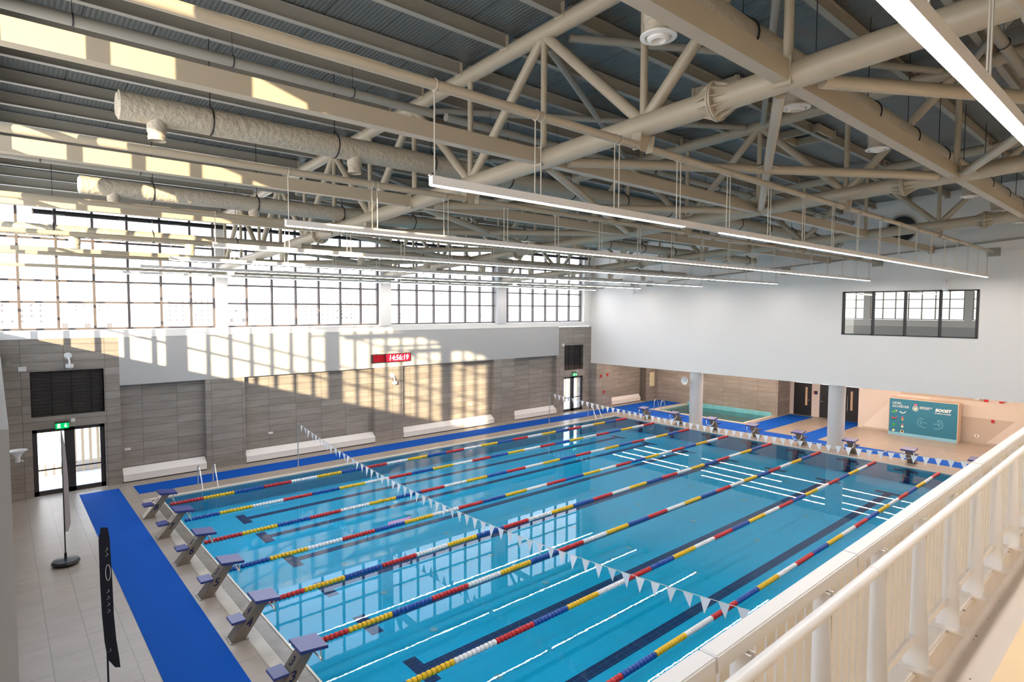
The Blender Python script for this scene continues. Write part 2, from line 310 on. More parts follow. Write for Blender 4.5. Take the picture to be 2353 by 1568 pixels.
wbox(23.18, 25.05, 2.33, 2.77); wbox(22.72, 25.8, 4.37, 5.55); wbox(25.05, 25.8, -0.3, 4.37); wbox(22.72, 23.18, 3.78, 4.37)
wbox(23.18, 23.24, 2.77, 4.37); wbox(-1.26, -1.24, 2.86, 4.46)
ST(wl.build('wall_left', 'wall_tile'), 'grey stone tiled wall below the windows')
ST(MB().box(-0.75, 22.72, YW-0.005, Y1, 3.78, 5.6).build('wall_left_band', 'grey_plaster'), 'plain grey plaster band above the niches').name = 'wall_left'
ST(MB().box(-4.6, 25.8, YW-0.02, Y1, 5.6, 5.88).build('trim_7', 'white_wall'), 'white sill band below the long windows')
ST(MB().box(25.8, 36.2, YW, Y1, -0.3, 3.2).box(25.8, 27.4, 2.95, YW, DZ, 3.12).box(31.2, 32.5, 2.9, YW, DZ, 3.12).build('wall_left', 'wall_tile'), 'grey tiled wall running under the low ceiling')
# columns of the window wall
for i, x in enumerate([-4.75, 2.88, 10.43, 17.95, 25.4]):
    hw = 0.22 if i != 4 else 0.4
    if i == 2: hw = 0.29
    if i == 3: hw = 0.33
    o = MB().box(x-hw, x+hw, YW-0.06, Y1-0.05, 5.86, zr(YW)+0.02).build('column', 'white_wall' if i != 3 else 'column')
    ST(o, 'square column between the tall windows')
# glazing
TZ = [5.93, 6.89, 7.65, 9.12, 10.55]
def mullion_set(lo, hi, xs_, axis, plane, nm, lab, zs, top, depth=0.14):
    fr_ = MB()
    def bx(a0, a1, z0, z1, d0=0.0, d1=depth):
        if axis == 0: fr_.box(a0, a1, plane+d0, plane+d1, z0, z1)
        else: fr_.box(plane-d1, plane-d0, a0, a1, z0, z1)
    for x in xs_: bx(x-0.04, x+0.04, zs[0], top)
    for z in zs: bx(lo, hi, z-0.036, z+0.036, 0.03, depth-0.01)
    bx(lo, hi, top-0.06, top, 0.03)
    o = fr_.build(nm, 'mullion'); ST(o, lab)
    g_ = MB(); mid = depth*0.7
    if axis == 0: g_.add([(lo,plane+mid,zs[0]),(hi,plane+mid,zs[0]),(hi,plane+mid,top),(lo,plane+mid,top)], [(0,1,2,3)])
    else: g_.add([(plane-mid,lo,zs[0]),(plane-mid,hi,zs[0]),(plane-mid,hi,top),(plane-mid,lo,top)], [(0,1,2,3)])
    g_.build('glass_pane', 'pane', o); return o
bays = [(-4.5,2.66,[-4.5,-3.56,-2.49,-1.42,-0.35,0.73,1.78,2.63]), (3.1,10.14,[3.13,3.92,4.98,6.03,7.1,8.16,9.2,10.1]),
        (10.72,17.62,[10.75,11.32,12.37,13.42,14.47,15.5,16.52,17.5]), (18.28,25.0,[18.31,18.6,19.6,20.63,21.7,22.75,23.83,24.9])]
for i, (a, b_, xx) in enumerate(bays):
    mullion_set(a, b_, xx, 0, YW+0.16, 'window_%d' % (i+1), 'dark framed curtain window, %s bay from the near corner' % ORD[i], TZ, zr(YW)-0.25)
# near end wall (beside the camera) with its own tall curtain windows where the sun comes in
XN = -4.36
ST(MB().box(-4.46, -4.12, -14.0, YW, -0.3, 5.3).build('wall_near', 'grey_plaster'), 'narrow sliver of the near end wall')
ST(MB().box(-4.75, -4.40, YR, YW+0.5, -0.3, 5.86).build('wall_near', 'white_wall'), 'near end wall below its windows')
ccol = [YW+0.1, -3.25, -10.8, -18.3, -25.85]
for i, y in enumerate(ccol[1:]): ST(MB().box(-4.7, -4.42, y-0.28, y+0.28, 5.86, zr(y)+0.02).build('column', 'white_wall'), 'square column of the near end windows')
wi = 5
for k in range(4):
    hi_, lo_ = ccol[k]-(0.0 if k == 0 else 0.28), ccol[k+1]+0.28
    if k == 0: ys = [2.95-1.053*j for j in range(6)]
    else: ys = [hi_-0.03-(hi_-lo_-0.06)*j/7 for j in range(8)]
    if k == 3: lo_ = -22.0; ys = [q for q in ys if q > -21.9]+[-21.97]
    mullion_set(lo_, hi_, ys, 1, -4.44, 'window_%d' % wi, 'curtain window in the near end wall', TZ[:4], 10.25); wi += 1
ST(MB().box(-4.75, -4.40, YR, YW+0.5, 10.25, 12.9).box(-4.75, -4.40, YR, -22.0, 5.86, 10.25).build('wall_near', 'white_wall'), 'near end wall above its windows')
ST(MB().box(-4.75, 36.2, YR-0.3, YR, -0.3, 12.6).build('wall_right', 'white_wall'), 'white wall behind the gallery')
# roof: gently sloped sheeting
ro = MB()
NY = 8
for k in range(NY):
    ya, yb = YW+0.7-(YW+0.7-YR)*k/NY, YW+0.7-(YW+0.7-YR)*(k+1)/NY
    ro.add([(-5.2,ya,zr(ya)),(26.2,ya,zr(ya)),(26.2,yb,zr(yb)),(-5.2,yb,zr(yb)),(-5.2,ya,zr(ya)+0.2),(26.2,ya,zr(ya)+0.2),(26.2,yb,zr(yb)+0.2),(-5.2,yb,zr(yb)+0.2)], [(0,1,2,3),(4,7,6,5),(0,4,5,1),(2,6,7,3),(1,5,6,2),(3,7,4,0)])
ST(ro.build('ceiling', 'deck_roof'), 'ribbed grey metal roof sheeting')
# far wall with its tinted window, lower edge 3.12 over the low zone
WX = 25.8; wy0, wy1, wz0, wz1 = -17.2, -12.1, 5.56, 7.56
fw = MB(); fw.box(WX, WX+0.35, wy1, YW+0.2, 3.12, 12.6); fw.box(WX, WX+0.35, YR, wy0, 3.12, 12.6); fw.box(WX, WX+0.35, wy0, wy1, 3.12, wz0); fw.box(WX, WX+0.35, wy0, wy1, wz1, 12.6)
ST(fw.build('wall_far', 'white_wall'), 'tall plain white wall above the low zone')
fr_ = MB()
for y in (wy1-0.03, -13.37, -14.63, -15.91, wy0+0.03): fr_.box(WX-0.02, WX+0.10, y-0.05, y+0.05, wz0, wz1)
fr_.box(WX-0.02, WX+0.10, wy0, wy1, wz1-0.06, wz1); fr_.box(WX-0.02, WX+0.10, wy0, wy1, wz0, wz0+0.05)
o = ST(fr_.build('window_9', 'dark_frame'), 'four-pane tinted window high in the white wall')
for a, b_ in ((wy1-0.08,-13.32),(-13.42,-14.58),(-14.68,-15.86),(-15.96,wy0+0.08)):
    MB().add([(WX+0.05,a,wz0+.05),(WX+0.05,b_,wz0+.05),(WX+0.05,b_,wz1-.06),(WX+0.05,a,wz1-.06)], [(0,1,2,3)]).build('mirror_pane', 'mirror_pane', o)
ST(MB().box(WX+0.3, WX+3.0, wy0-0.5, wy1+0.5, 5.2, 5.3).box(WX+2.9, WX+3.0, wy0-0.5, wy1+0.5, 5.2, 8).build('wall_office', 'grey_plaster'), 'dim room behind the tinted window').name = 'wall_back'
# low zone: ceiling, back walls
ST(MB().box(WX+0.35, 36.2, YR, YW+0.2, 3.12, 3.4).build('ceiling', 'white_wall'), 'low white ceiling behind the columns')
ST(MB().box(32.5, 32.9, -6.1, 2.9, -1.2, 3.12).box(32.9, 34.2, -6.1, -5.7, DZ, 3.12).build('wall_back', 'wall_tile_y'), 'brown stone tiled wall behind the small pool')
bw = MB(); bw.box(34.2, 34.5, -6.32, -6.1, DZ, 3.12)
for a, b_ in ((-7.45,-7.9),(-8.7,-9.3),(-10.35,-10.62)): bw.box(34.2, 34.5, b_, a, DZ, 3.12)
for a, b_ in ((-6.32,-7.45),(-7.9,-8.7),(-9.3,-10.35)): bw.box(34.2, 34.5, b_, a, 2.12, 3.12)
bw.box(32.7, 34.5, -10.85, -10.62, DZ, 3.12); bw.box(32.7, 33.0, YR, -10.85, DZ, 3.12)
ST(bw.build('wall_back', 'beige_plaster'), 'beige painted wall with the black doors')
MBs = MB().add([(32.692,-10.86,DZ+.1),(32.692,-14.0,DZ+.1),(32.692,-14.0,2.17),(32.692,-12.6,2.17)], [(0,1,2,3)])
ST(MBs.build('trim_8', 'beige_light'), 'pale diagonal wedge painted on the beige wall')
ST(MB().add([(32.692,-15.2,DZ+.1),(32.692,-16.45,DZ+.1),(32.692,-17.5,1.34),(32.692,-15.2,1.34)], [(0,1,2,3)]).build('trim_9', 'beige_dark'), 'darker slanted stripe painted beside the poster')
ST(MB().add([(32.692,-12.6,2.17),(32.692,-16.3,2.17),(32.692,-16.75,2.6),(32.692,-13.0,2.6)], [(0,1,2,3)]).build('trim_12', 'beige_dark'), 'darker stripe painted above the poster')
ST(MB().box(32.68, 32.7, YR, -10.85, DZ, DZ+.1).build('baseboard_far', 'beige_dark'), 'low skirting of the beige wall')
# round columns
for i, y in enumerate((-4.25, -11.83)):
    o = MB().lathe([(0.37,DZ),(0.37,3.13)], 40, 'Z', (26.2, y, 0)).build('column', 'column', smooth=True); ST(o, 'round white column, %s one' % ('farther' if i == 0 else 'nearer'))
# black doors in the far wall
for i, (a, b_) in enumerate(((-6.34,-7.43),(-7.92,-8.68),(-9.32,-10.33))):
    dr = MB().box(34.22, 34.28, b_, a, DZ, 2.1).build('door_%d' % (i+3), 'black'); ST(dr, ['black door with long pale strip, left of the nearer column','narrow plain black door beside the column','black door with long pale strip, right of the nearer column'][i])
    if i != 1:
        yy = a-0.78 if i == 0 else a-0.42
        MB().box(34.20, 34.22, yy-0.06, yy+0.06, 0.7, 1.85).build('vision_strip', 'vision', dr)
    yh = a-0.98 if i == 0 else a-0.12 if i == 2 else a-0.2
    MB().tube([(34.2,yh,1.05),(34.15,yh,1.05),(34.15,yh+0.1,1.05)], 0.012, 8).build('handle', 'chrome', dr)
    if i == 2: MB().tube([(34.2,yh-0.1,0.6),(34.14,yh-0.1,0.65),(34.14,yh-0.1,1.5),(34.2,yh-0.1,1.55)], 0.016, 8).build('pull_handle', 'chrome', dr)

# glazed double doors of the window wall
def glass_door(nm, x0, x1, top, lab):
    o = MB()
    yd = YW+0.10
    o.box(x0, x0+0.14, yd, yd+0.09, DZ, top).box(x1-0.14, x1, yd, yd+0.09, DZ, top).box(x0, x1, yd, yd+0.09, top-0.13, top)
    xm = (x0+x1)/2; o.box(xm-0.15, xm+0.15, yd, yd+0.09, DZ, top).box(x0, x1, yd, yd+0.09, DZ, DZ+0.16).box(x0, x1, yd+0.02, yd+0.06, 0.92, 0.97)
    o = o.build(nm, 'dark_frame'); ST(o, lab)
    MB().add([(x0+.1,yd+.045,DZ+.1),(x1-.1,yd+.045,DZ+.1),(x1-.1,yd+.045,top-.1),(x0+.1,yd+.045,top-.1)], [(0,1,2,3)]).build('glass_pane', 'pane', o)
    for sx_ in (-0.09, 0.09): MB().tube([(xm+sx_,yd,1.1),(xm+sx_,yd-0.05,1.1),(xm+sx_+0.1,yd-0.05,1.1)], 0.012, 8).build('handle', 'black', o)
    MB().box(x0-0.03, x1+0.03, YW-0.012, YW+0.1, DZ-0.02, DZ+0.02).build('threshold', 'chrome', o)
glass_door('door_1', -3.36, -1.26, 2.42, 'dark framed glazed double door nearest the camera')
glass_door('door_2', 23.18, 25.05, 2.33, 'dark framed glazed double door near the far corner')
# louvred vents above the doors
for i, (a, b_, z0, z1) in enumerate(LOUV):
    t_ = empty('louvre_vent', (a, YW, z0)); tag(t_, ['large black slatted louvre above the nearer glazed door','smaller black slatted louvre above the far glazed door'][i], 'louvre', 'louvres above the glazed doors')
    n = 13; h = (z1-z0)
    MB().box(0, b_-a, 0.30, 0.34, 0, h).build('back_panel', 'mullion', t_)
    s_ = MB()
    for k in range(n):
        z = h*(k+0.5)/n; s_.bar((0.01,0.06,z),(b_-a-0.01,0.06,z), 0.05, 0.03)
    o = s_.build('slats', 'louver', t_)
    p_ = MB()
    for x in (0.03, (b_-a)*0.28, (b_-a)*0.55, (b_-a)*0.82, b_-a-0.03): p_.box(x-0.02, x+0.02, 0.11, 0.15, 0, h)
    p_.build('frame', 'louver', t_)

# gallery the camera stands on
ST(MB().box(-4.4, 25.8, YR, -21.62, 3.9, 4.2).build('floor', 'gallery'), 'pale screed floor of the gallery')
ST(MB().box(-4.38, 25.78, YR+0.02, -22.10, 4.2, 4.205).build('floor', 'yellow'), 'yellow painted strip on the gallery floor')
ST(MB().box(-4.4, 25.8, -21.84, -21.60, 3.9, 4.42).build('trim_10', 'curb', bevel=0.012), 'chipped pale curb under the gallery railing')
ch = MB(); rr = random.Random(3)
for k in range(46):
    x = rr.uniform(-1.5, 7.0); y = rr.choice([-21.838, -21.70, -21.9, -22.0]); s0 = rr.uniform(0.006, 0.03); z = 4.42 if y > -21.84 else 4.2
    if y == -21.838: z = 4.415
    if z == 4.2: s0 *= 0.7
    ch.add([(x,y,z+.0015),(x+s0,y+s0*.3,z+.0015),(x+s0*1.3,y-s0*.3,z+.0015),(x+s0*.4,y-s0*.5,z+.0015)], [(0,1,2,3)])
ST(ch.build('trim_11', 'dark_frame'), 'dark chips and scuffs in the gallery paint')

# ================================================================== gallery railing
RX0, RX1 = -4.2, 13.0
rl = empty('guard_railing', (0,0,0), 0, 'white steel guard railing with round handrail along the gallery edge', 'railing')
for a, b_ in ((RX0,-2.31),(-2.30,-0.96),(-0.95,1.74),(1.75,4.45),(4.46,7.2),(7.21,9.9),(9.91,RX1)):
    MB().box(a, b_, -21.83, -21.755, 5.395, 5.465).build('top_rail', 'white_metal', rl, bevel=0.006)
MB().tube([(RX0,-21.905,5.405),(RX1,-21.905,5.405)], 0.027, 16).build('handrail', 'white_metal', rl, smooth=True)
for x in (-0.96, 1.74, 4.46): MB().tube([(x-0.012,-21.905,5.405),(x+0.012,-21.905,5.405)], 0.0295, 16).build('weld_ring', 'white_metal', rl)
MB().box(RX0, RX1, -21.82, -21.765, 4.60, 4.64).build('bottom_rail', 'white_metal', rl)
posts = [0.14+0.745*k for k in range(-6, 18)]
def mk_post(x):
    p = MB()
    p.prism([(-21.755,4.42),(-21.895,4.42),(-21.895,4.50),(-21.85,5.30),(-21.85,5.395),(-21.755,5.395)], x-0.006, x+0.006, 0)
    p.prism([(-21.755,4.42),(-21.85,4.42),(-21.85,5.395),(-21.755,5.395)], x+0.030, x+0.040, 0)
    p.box(x+0.0065, x+0.0295, -21.80, -21.786, 4.42, 5.39); p.tube([(x,-21.85,5.30),(x,-21.905,5.385)], 0.008, 6); return p
p0 = mk_post(0).build('post', 'white_metal', rl); p0.location = (posts[0],0,0)
for x in posts[1:]:
    c = p0.copy(); C.objects.link(c); c.parent = rl; c.location = (x,0,0)
f0 = MB().box(-0.05, 0.09, -21.93, -21.72, 4.42, 4.432).build('foot_plate', 'curb', rl); f0.location = (posts[0],0,0)
for x in posts[1:]:
    c = f0.copy(); C.objects.link(c); c.parent = rl; c.location = (x,0,0)
bx_ = [RX0+0.05+0.0931*k for k in range(int((RX1-RX0-0.1)/0.0931))]
bx_ = [x for x in bx_ if min(abs(x-(q+0.017)) for q in posts) > 0.045]
vis = sorted([x for x in bx_ if x > -2.9])
b0 = MB().box(-0.036, 0.036, -21.80, -21.785, 4.63, 5.40).build('baluster', 'white_metal', rl); b0.location = (vis[0],0,0)
for x in vis[1:100]:
    c = b0.copy(); C.objects.link(c); c.parent = rl; c.location = (x,0,0)
rest = MB()
for x in [q for q in bx_ if q <= -2.9]+vis[100:]: rest.box(x-0.036, x+0.036, -21.80, -21.785, 4.63, 5.40)
rest.build('baluster', 'white_metal', rl)['kind'] = 'stuff'

# ================================================================== roof steel
def nodes(): return [3.05-4.1*k+(-0.15) for k in range(8)]     # bottom nodes 2.9, -1.2, -5.3, ...
BN = [2.9-4.1*k for k in range(8)]; TN = [0.85-4.1*k for k in range(8)]
tlab = ['nearest of the three arched tubular roof trusses', 'middle one of the three arched tubular roof trusses', 'farthest of the three arched tubular roof trusses, close to the white wall']
def arc(fn, y0, y1, n=6): return [(0, y0+(y1-y0)*k/n, fn(y0+(y1-y0)*k/n)) for k in range(n+1)]
def make_truss():
    t_ = empty('roof_truss', (0,0,0))
    MB().tube(arc(zb, YW-0.1, YR, 8), 0.16, 20).build('bottom_chord', 'steel', t_, smooth=True)
    MB().tube(arc(zt, YW-0.1, YR, 8), 0.14, 20).build('top_chord', 'steel', t_, smooth=True)
    for k in range(7):
        MB().tube([(0,BN[k]-0.06,zb(BN[k])+0.1),(0,TN[k]+0.06,zt(TN[k])-0.08)], 0.085, 14).build('diagonal', 'steel', t_, smooth=True)
        MB().tube([(0,TN[k]-0.06,zt(TN[k])-0.08),(0,BN[k+1]+0.06,zb(BN[k+1])+0.1)], 0.085, 14).build('diagonal', 'steel', t_, smooth=True)
    for k in range(8):
        MB().tube([(0,BN[k],zb(BN[k])),(0,BN[k],zt(BN[k]))], 0.055, 12).build('vertical', 'steel', t_, smooth=True)
        if TN[k] > YR: MB().tube([(0,TN[k],zb(TN[k])),(0,TN[k],zt(TN[k]))], 0.055, 12).build('vertical', 'steel', t_, smooth=True)
    for yf in (-18.75, -6.4):
        fl = MB(); z = zb(yf)
        fl.lathe([(0.0,-0.03),(0.255,-0.03),(0.255,-0.006),(0.24,0.0),(0.255,0.006),(0.255,0.03),(0.0,0.03)], 28, 'Y', (0,yf,z))
        fo = fl.build('flange', 'steel', t_, smooth=True); g_ = MB()
        for k in range(12):
            a = 2*PI*k/12; ca, sa = math.cos(a), math.sin(a)
            for s_ in (-1, 1):
                p1 = [(ca*0.155, yf+s_*0.03, z+sa*0.155), (ca*0.245, yf+s_*0.03, z+sa*0.245), (ca*0.16, yf+s_*0.22, z+sa*0.16)]
                n_ = (-sa*0.006, 0, ca*0.006)
                g_.add([tuple(p1[i][j]+q*n_[j] for j in range(3)) for q in (-1,1) for i in range(3)], [(0,1,2),(5,4,3),(0,3,4,1),(1,4,5,2),(2,5,3,0)])
        g_.build('gussets', 'steel', fo)
    for y in BN[1:6]:     # bracket plates carrying the lamp pipes
        z = zb(y)
        g_ = MB(); g_.prism([(y-0.09,z-0.13),(y+0.09,z-0.13),(y+0.06,z-0.36),(y-0.06,z-0.36)], -0.16, -0.145, 0)
        g_.prism([(y-0.09,z-0.13),(y+0.09,z-0.13),(y+0.06,z-0.36),(y-0.06,z-0.36)], 0.145, 0.16, 0)
        g_.prism([(-0.16,z-0.12),(0.16,z-0.12),(0.06,z-0.36),(-0.06,z-0.36)], y-0.008, y+0.008, 1)
        g_.build('bracket', 'steel', t_)
    return t_
tr0 = make_truss(); trs = [tr0, copy_tree(tr0), copy_tree(tr0)]
for i, t_ in enumerate(trs): t_.location = (XT[i], 0, 0); tag(t_, tlab[i], 'truss', 'arched tubular roof trusses')
BAY = [(-4.45, XT[0], 'in the near bay'), (XT[0], XT[1], 'in the second bay'), (XT[1], XT[2], 'in the third bay'), (XT[2], 25.8, 'in the last bay')]
# box beams between the lower chords, struts between the upper ones
for k, y in enumerate(TN):
    if y < YR+1: continue
    for bi, (a, b_, bl) in enumerate(BAY):
        z = zb(y)+0.02; x0 = a+(0.15 if bi else 0); x1 = b_-0.15
        t_ = MB().box(x0, x1, y-0.085, y+0.085, z-0.115, z+0.115).build('box_beam', 'steel')
        tag(t_, 'pale box-section beam, %s from the window wall, %s' % (ORD[k], bl), 'beam', 'box beams between the lower truss chords')
        MB().box(x1-0.012, x1+0.006, y-0.11, y+0.11, z-0.16, z+0.16).build('end_plate', 'steel', t_)
        if k % 2 == 0: continue
        ys = y-1.0; z2 = zt(ys)-0.46
        if ys < YR+0.5: continue
        t_ = MB().tube([(x0,ys,z2),(x1,ys,z2)], 0.085, 14).build('strut_pipe', 'steel_grey', smooth=True)
        tag(t_, 'grey strut pipe under the roof, %s from the window wall, %s' % (ORD[k], bl), 'pipe', 'strut pipes between the upper truss chords')
        xx = x0+1.2
        while xx < x1:
            br_ = MB(); br_.tube([(xx,ys+0.098*math.cos(2*PI*j/14),z2+0.098*math.sin(2*PI*j/14)) for j in range(14)], 0.008, 6, closed=True); br_.tube([(xx,ys,z2+0.1),(xx,ys,zr(ys))], 0.004, 6); xx += 2.1
            br_.build('hanger', 'black', t_)
# purlins
py = []; y = YW-0.35; 
while y > YR+0.5: py.append(y); y -= 4.1/3
for bi, (a, b_, bl) in enumerate(BAY):
    for k, y in enumerate(py):
        x0 = a+(0.10 if bi else 0); x1 = b_-0.10; zc = zt(y)+0.16
        t_ = MB().ibeam((x0,y,zc),(x1,y,zc), 0.12, 0.24).build('roof_purlin', 'steel_grey')
        tag(t_, 'grey I-section purlin, %s from the window wall, %s' % (ORD[k], bl), 'purlin', 'purlins under the roof sheeting')
        cl_ = MB(); cl_.box(x1-0.05, x1+0.0, y-0.10, y+0.10, zc-0.16, zc-0.10).box(x1-0.02, x1-0.005, y-0.09, y+0.09, zc-0.16, zc+0.1)
        cl_.build('cleat', 'steel', t_)
# plan bracing in the second bay, lower and upper planes
for lev, (zf, rad, mt, nm) in enumerate(((lambda y: zb(y)-0.03, 0.085, 'steel', 'lower'), (lambda y: zt(y)-0.05, 0.07, 'steel_grey', 'upper'))):
    for k in range(7):
        ya, yb = TN[k], TN[k+1]
        if yb < YR: continue
        A, B = (XT[0]+0.35, ya-0.25, zf(ya)), (XT[1]-0.35, yb+0.25, zf(yb))
        Cc, D = (XT[0]+0.35, yb+0.25, zf(yb)), (XT[1]-0.35, ya-0.25, zf(ya))
        t_ = empty('cross_brace', (XT[0], (ya+yb)/2, zf(ya)), 0, 'crossed %s bracing tubes, %s panel from the window wall' % (nm, ORD[k]), 'bracing', 'crossed bracing between the first two trusses')
        L = Vector(t_.location)
        def T(p): return tuple(Vector(p)-L)
        MB().tube([T(A),T(B)], rad, 14).build('tube', mt, t_, smooth=True)
        mid = tuple((Cc[i]+D[i])/2 for i in range(3)); d_ = (Vector(D)-Vector(Cc)).normalized()
        if lev == 0:
            MB().tube([T(Cc), T(Vector(mid)-d_*0.12)], rad*0.9, 14).build('tube', mt, t_, smooth=True); MB().tube([T(Vector(mid)+d_*0.12), T(D)], rad*0.9, 14).build('tube', mt, t_, smooth=True)
            MB().box(*[q for i in range(3) for q in (T(mid)[i]-[0.28,0.2,0.008][i], T(mid)[i]+[0.28,0.2,0.008][i])]).build('joint_plate', mt, t_)
            for P_ in (A,B,Cc,D):
                q = T(P_); sgn = 1 if P_[0] > 5 else -1; MB().box(q[0]+min(0,sgn*0.22), q[0]+max(0,sgn*0.22), q[1]-0.13, q[1]+0.13, q[2]-0.01, q[2]+0.01).build('gusset_plate', mt, t_)
        else: MB().tube([T(Cc),T(D)], rad*0.9, 14).build('tube', mt, t_, smooth=True)
# roof hatches
for i, (x, y) in enumerate(((8.2,-15.9), (-0.2,-7.4), (12.8,-15.7))):
    t_ = empty('roof_hatch', (x,y,zr(y)-0.02), 0, ['square dark roof hatch opening above the nearest cross bracing','roof hatch opening above the window side duct','roof hatch opening beyond the middle truss'][i], 'hatch', 'hatches in the roof')
    s_ = 0.5; MB().box(-s_, s_, -s_, s_, -0.004, 0.012).build('opening', 'black', t_)
    fr_ = MB()
    for q in (-1,1): fr_.box(-s_-0.06, s_+0.06, q*s_-0.03, q*s_+0.03, -0.2, 0.0).box(q*s_-0.03, q*s_+0.03, -s_-0.06, s_+0.06, -0.2, 0.0)
    fr_.build('frame', 'steel', t_)

# ================================================================== ventilation ducts
def duct(nm, y, z, rad, x0, x1, stubs, lab, zl, srad, diff=False):
    t_ = empty('air_duct', (x0,y,z), 0, lab, 'duct', 'foil-wrapped ducts under the roof')
    L = x1-x0; pts = []; rads = []; n = int(L/0.35); rn = random.Random(int(-y*10))
    for k in range(n+1): pts.append((L*k/n, 0, 0)); rads.append(rad*(1+rn.uniform(-0.025,0.03)))
    MB().tube(pts, rads, 28).build('duct_run', 'duct', t_, smooth=True)
    MB().lathe([(0.0,-0.03),(rad*0.8,-0.03),(rad*1.0,0.02)], 28, 'X').build('end_cap', 'duct', t_, smooth=True)
    for k, sx_ in enumerate(stubs):
        h = z-zl; X = sx_-x0
        so = MB().lathe([(srad*1.25,-rad*0.55),(srad*1.1,-rad*1.0),(srad*1.08,-h*0.72),(srad*0.98,-h*0.74),(srad*0.98,-h*0.86),(srad*1.04,-h*0.87),(srad*1.04,-h*0.90),(srad*0.98,-h*0.91),(srad*0.98,-h)], 24, 'Z', (X,0,0)).build('branch', 'duct', t_, smooth=True)
        if diff:
            MB().lathe([(srad*0.97,-h*0.97),(srad*1.3,-h*0.99),(srad*1.3,-h-0.012),(srad*0.98,-h-0.02),(srad*0.92,-h+0.02),(srad*0.80,-h-0.01),(srad*0.74,-h-0.035),(srad*0.52,-h-0.05),(srad*0.45,-h),(srad*0.45,-h+0.12)], 28, 'Z', (X,0,0)).build('diffuser', 'white_metal', so, smooth=True)
            MB().lathe([(0,-h+0.11),(srad*0.45,-h+0.11)], 20, 'Z', (X,0,0)).build('throat', 'black', so)
        else:
            MB().lathe([(srad*0.98,-h+0.03),(0,-h+0.03)], 20, 'Z', (X,0,0)).build('throat', 'steel_grey', so)
    xx = 1.3
    while xx < L-0.3:
        hb = MB(); hb.tube([(xx,rad*1.04*math.cos(2*PI*j/20),rad*1.04*math.sin(2*PI*j/20)) for j in range(20)], 0.014, 6, closed=True)
        hb.tube([(xx,0,rad*1.04),(xx,0,zr(y)-z)], 0.008, 6); hb.tube([(xx,-0.08,rad*1.0),(xx,0,rad*1.35),(xx,0.08,rad*1.0)], 0.012, 6); hb.build('hanger', 'black', t_); xx += 2.2
    return t_
duct('a', -19.0, 10.14, 0.215, -2.66, 25.6, [-2.1+3.36*k for k in range(9)], 'wrapped duct with round white diffusers above the gallery railing', 9.62, 0.15, True)
duct('b', -11.9, 9.82, 0.215, -2.66, 25.6, [-2.15+3.4*k for k in range(8)], 'longest thick wrapped duct over the middle of the pool', 9.36, 0.13)
duct('c', -7.8, 9.22, 0.18, -2.8, 25.6, [-2.22+2.85*k for k in range(9)], 'thinner wrapped duct just toward the windows from the thick one', 8.86, 0.115)
duct('d', -3.7, 8.66, 0.15, -4.3, 25.6, [-2.57+2.7*k for k in range(10)], 'slim wrapped duct nearest the window wall', 8.22, 0.12)
# black round tube along the top of the windows
t_ = empty('window_tube', (-3.1, 3.2, 9.98), 0, 'long black round tube running along the top of the windows', 'tube')
MB().tube([(0,0,0),(28.4,0,-0.0)], 0.085, 14).build('tube_run', 'black', t_, smooth=True)
MB().tube([(-0.02,0.10*math.cos(2*PI*j/16),0.10*math.sin(2*PI*j/16)) for j in range(16)], 0.02, 6, closed=True).build('end_ring', 'steel', t_)
for k in range(16): h_ = MB(); h_.tube([(0.8+1.8*k,0,0.09),(0.8+1.8*k,0,0.7)], 0.008, 6); h_.tube([(0.6+1.8*k,-0.25,-0.08),(0.95+1.8*k,0.02,-0.05)], 0.008, 6); h_.build('hanger', 'wire', t_)

# ================================================================== lamp pipes and linear lights
LR = [('second',-17.6,7.97), ('third',-13.5,7.97), ('fourth',-9.4,7.95), ('fifth',-5.3,7.93), ('sixth',-1.2,7.93), ('seventh',2.3,7.9)]
def light_row(y, zl, lab, plab, gap=None, xa=-0.72, xb=24.85, hw=0.036, pz=None):
    pz = pz if pz is not None else zb(y)-0.30
    p = empty('lamp_pipe', (-4.4,y,pz), 0, plab, 'pipe', 'round pipes carrying the linear lights')
    for (a, b_, _) in BAY:
        MB().tube([(max(a,-4.4)+4.4+(0.16 if a > -4 else 0),0,0),(b_+4.4-0.16,0,0)], 0.056, 16).build('pipe_run', 'steel', p, smooth=True)
    t_ = empty('linear_light', (xa,y,zl), 0, lab, 'light', 'hanging linear lights')
    L = xb-xa
    MB().box(0, L, -hw, hw, 0.022, 0.115).build('housing', 'white_metal', t_)
    segs = [(0.01,L-0.01)] if gap is None else [(0.01,gap[0]-xa),(gap[1]-xa,L-0.01)]
    for a, b_ in segs: MB().box(a, b_, -hw+0.006, hw-0.006, 0.014, 0.0215).build('diffuser', 'lamp', t_)
    n = 17
    for k in range(n+1):
        x = 0.05+1.43*k*1.045
        if x > L: break
        wr = MB(); top = pz-zl-0.05
        offs = (0.0,) if k in (0,) else (-0.05, 0.05)
        for q in offs:
            wr.tube([(x+q,0,0.115),(x+q,0,top)], 0.008, 6)
            wr.tube([(x+q,0.062*math.cos(2*PI*j/14),top+0.05+0.062*math.sin(2*PI*j/14)) for j in range(14)], 0.006, 5, closed=True)
        wr.box(x-0.07, x+0.07, -0.02, 0.02, 0.113, 0.125)
        wr.build('suspension', 'wire', t_)
light_row(-21.87, 8.17, 'nearest linear light, large and bright across the top corner', 'lamp pipe above the gallery railing', None, -1.9, 24.85, 0.052)
light_row(-25.95, 8.45, 'added unseen linear light over the gallery floor, brightening the railing', 'added unseen lamp pipe over the gallery floor', None, -1.9, 24.85, 0.036)  # extra row out of view, added to brighten the gallery side of the railing
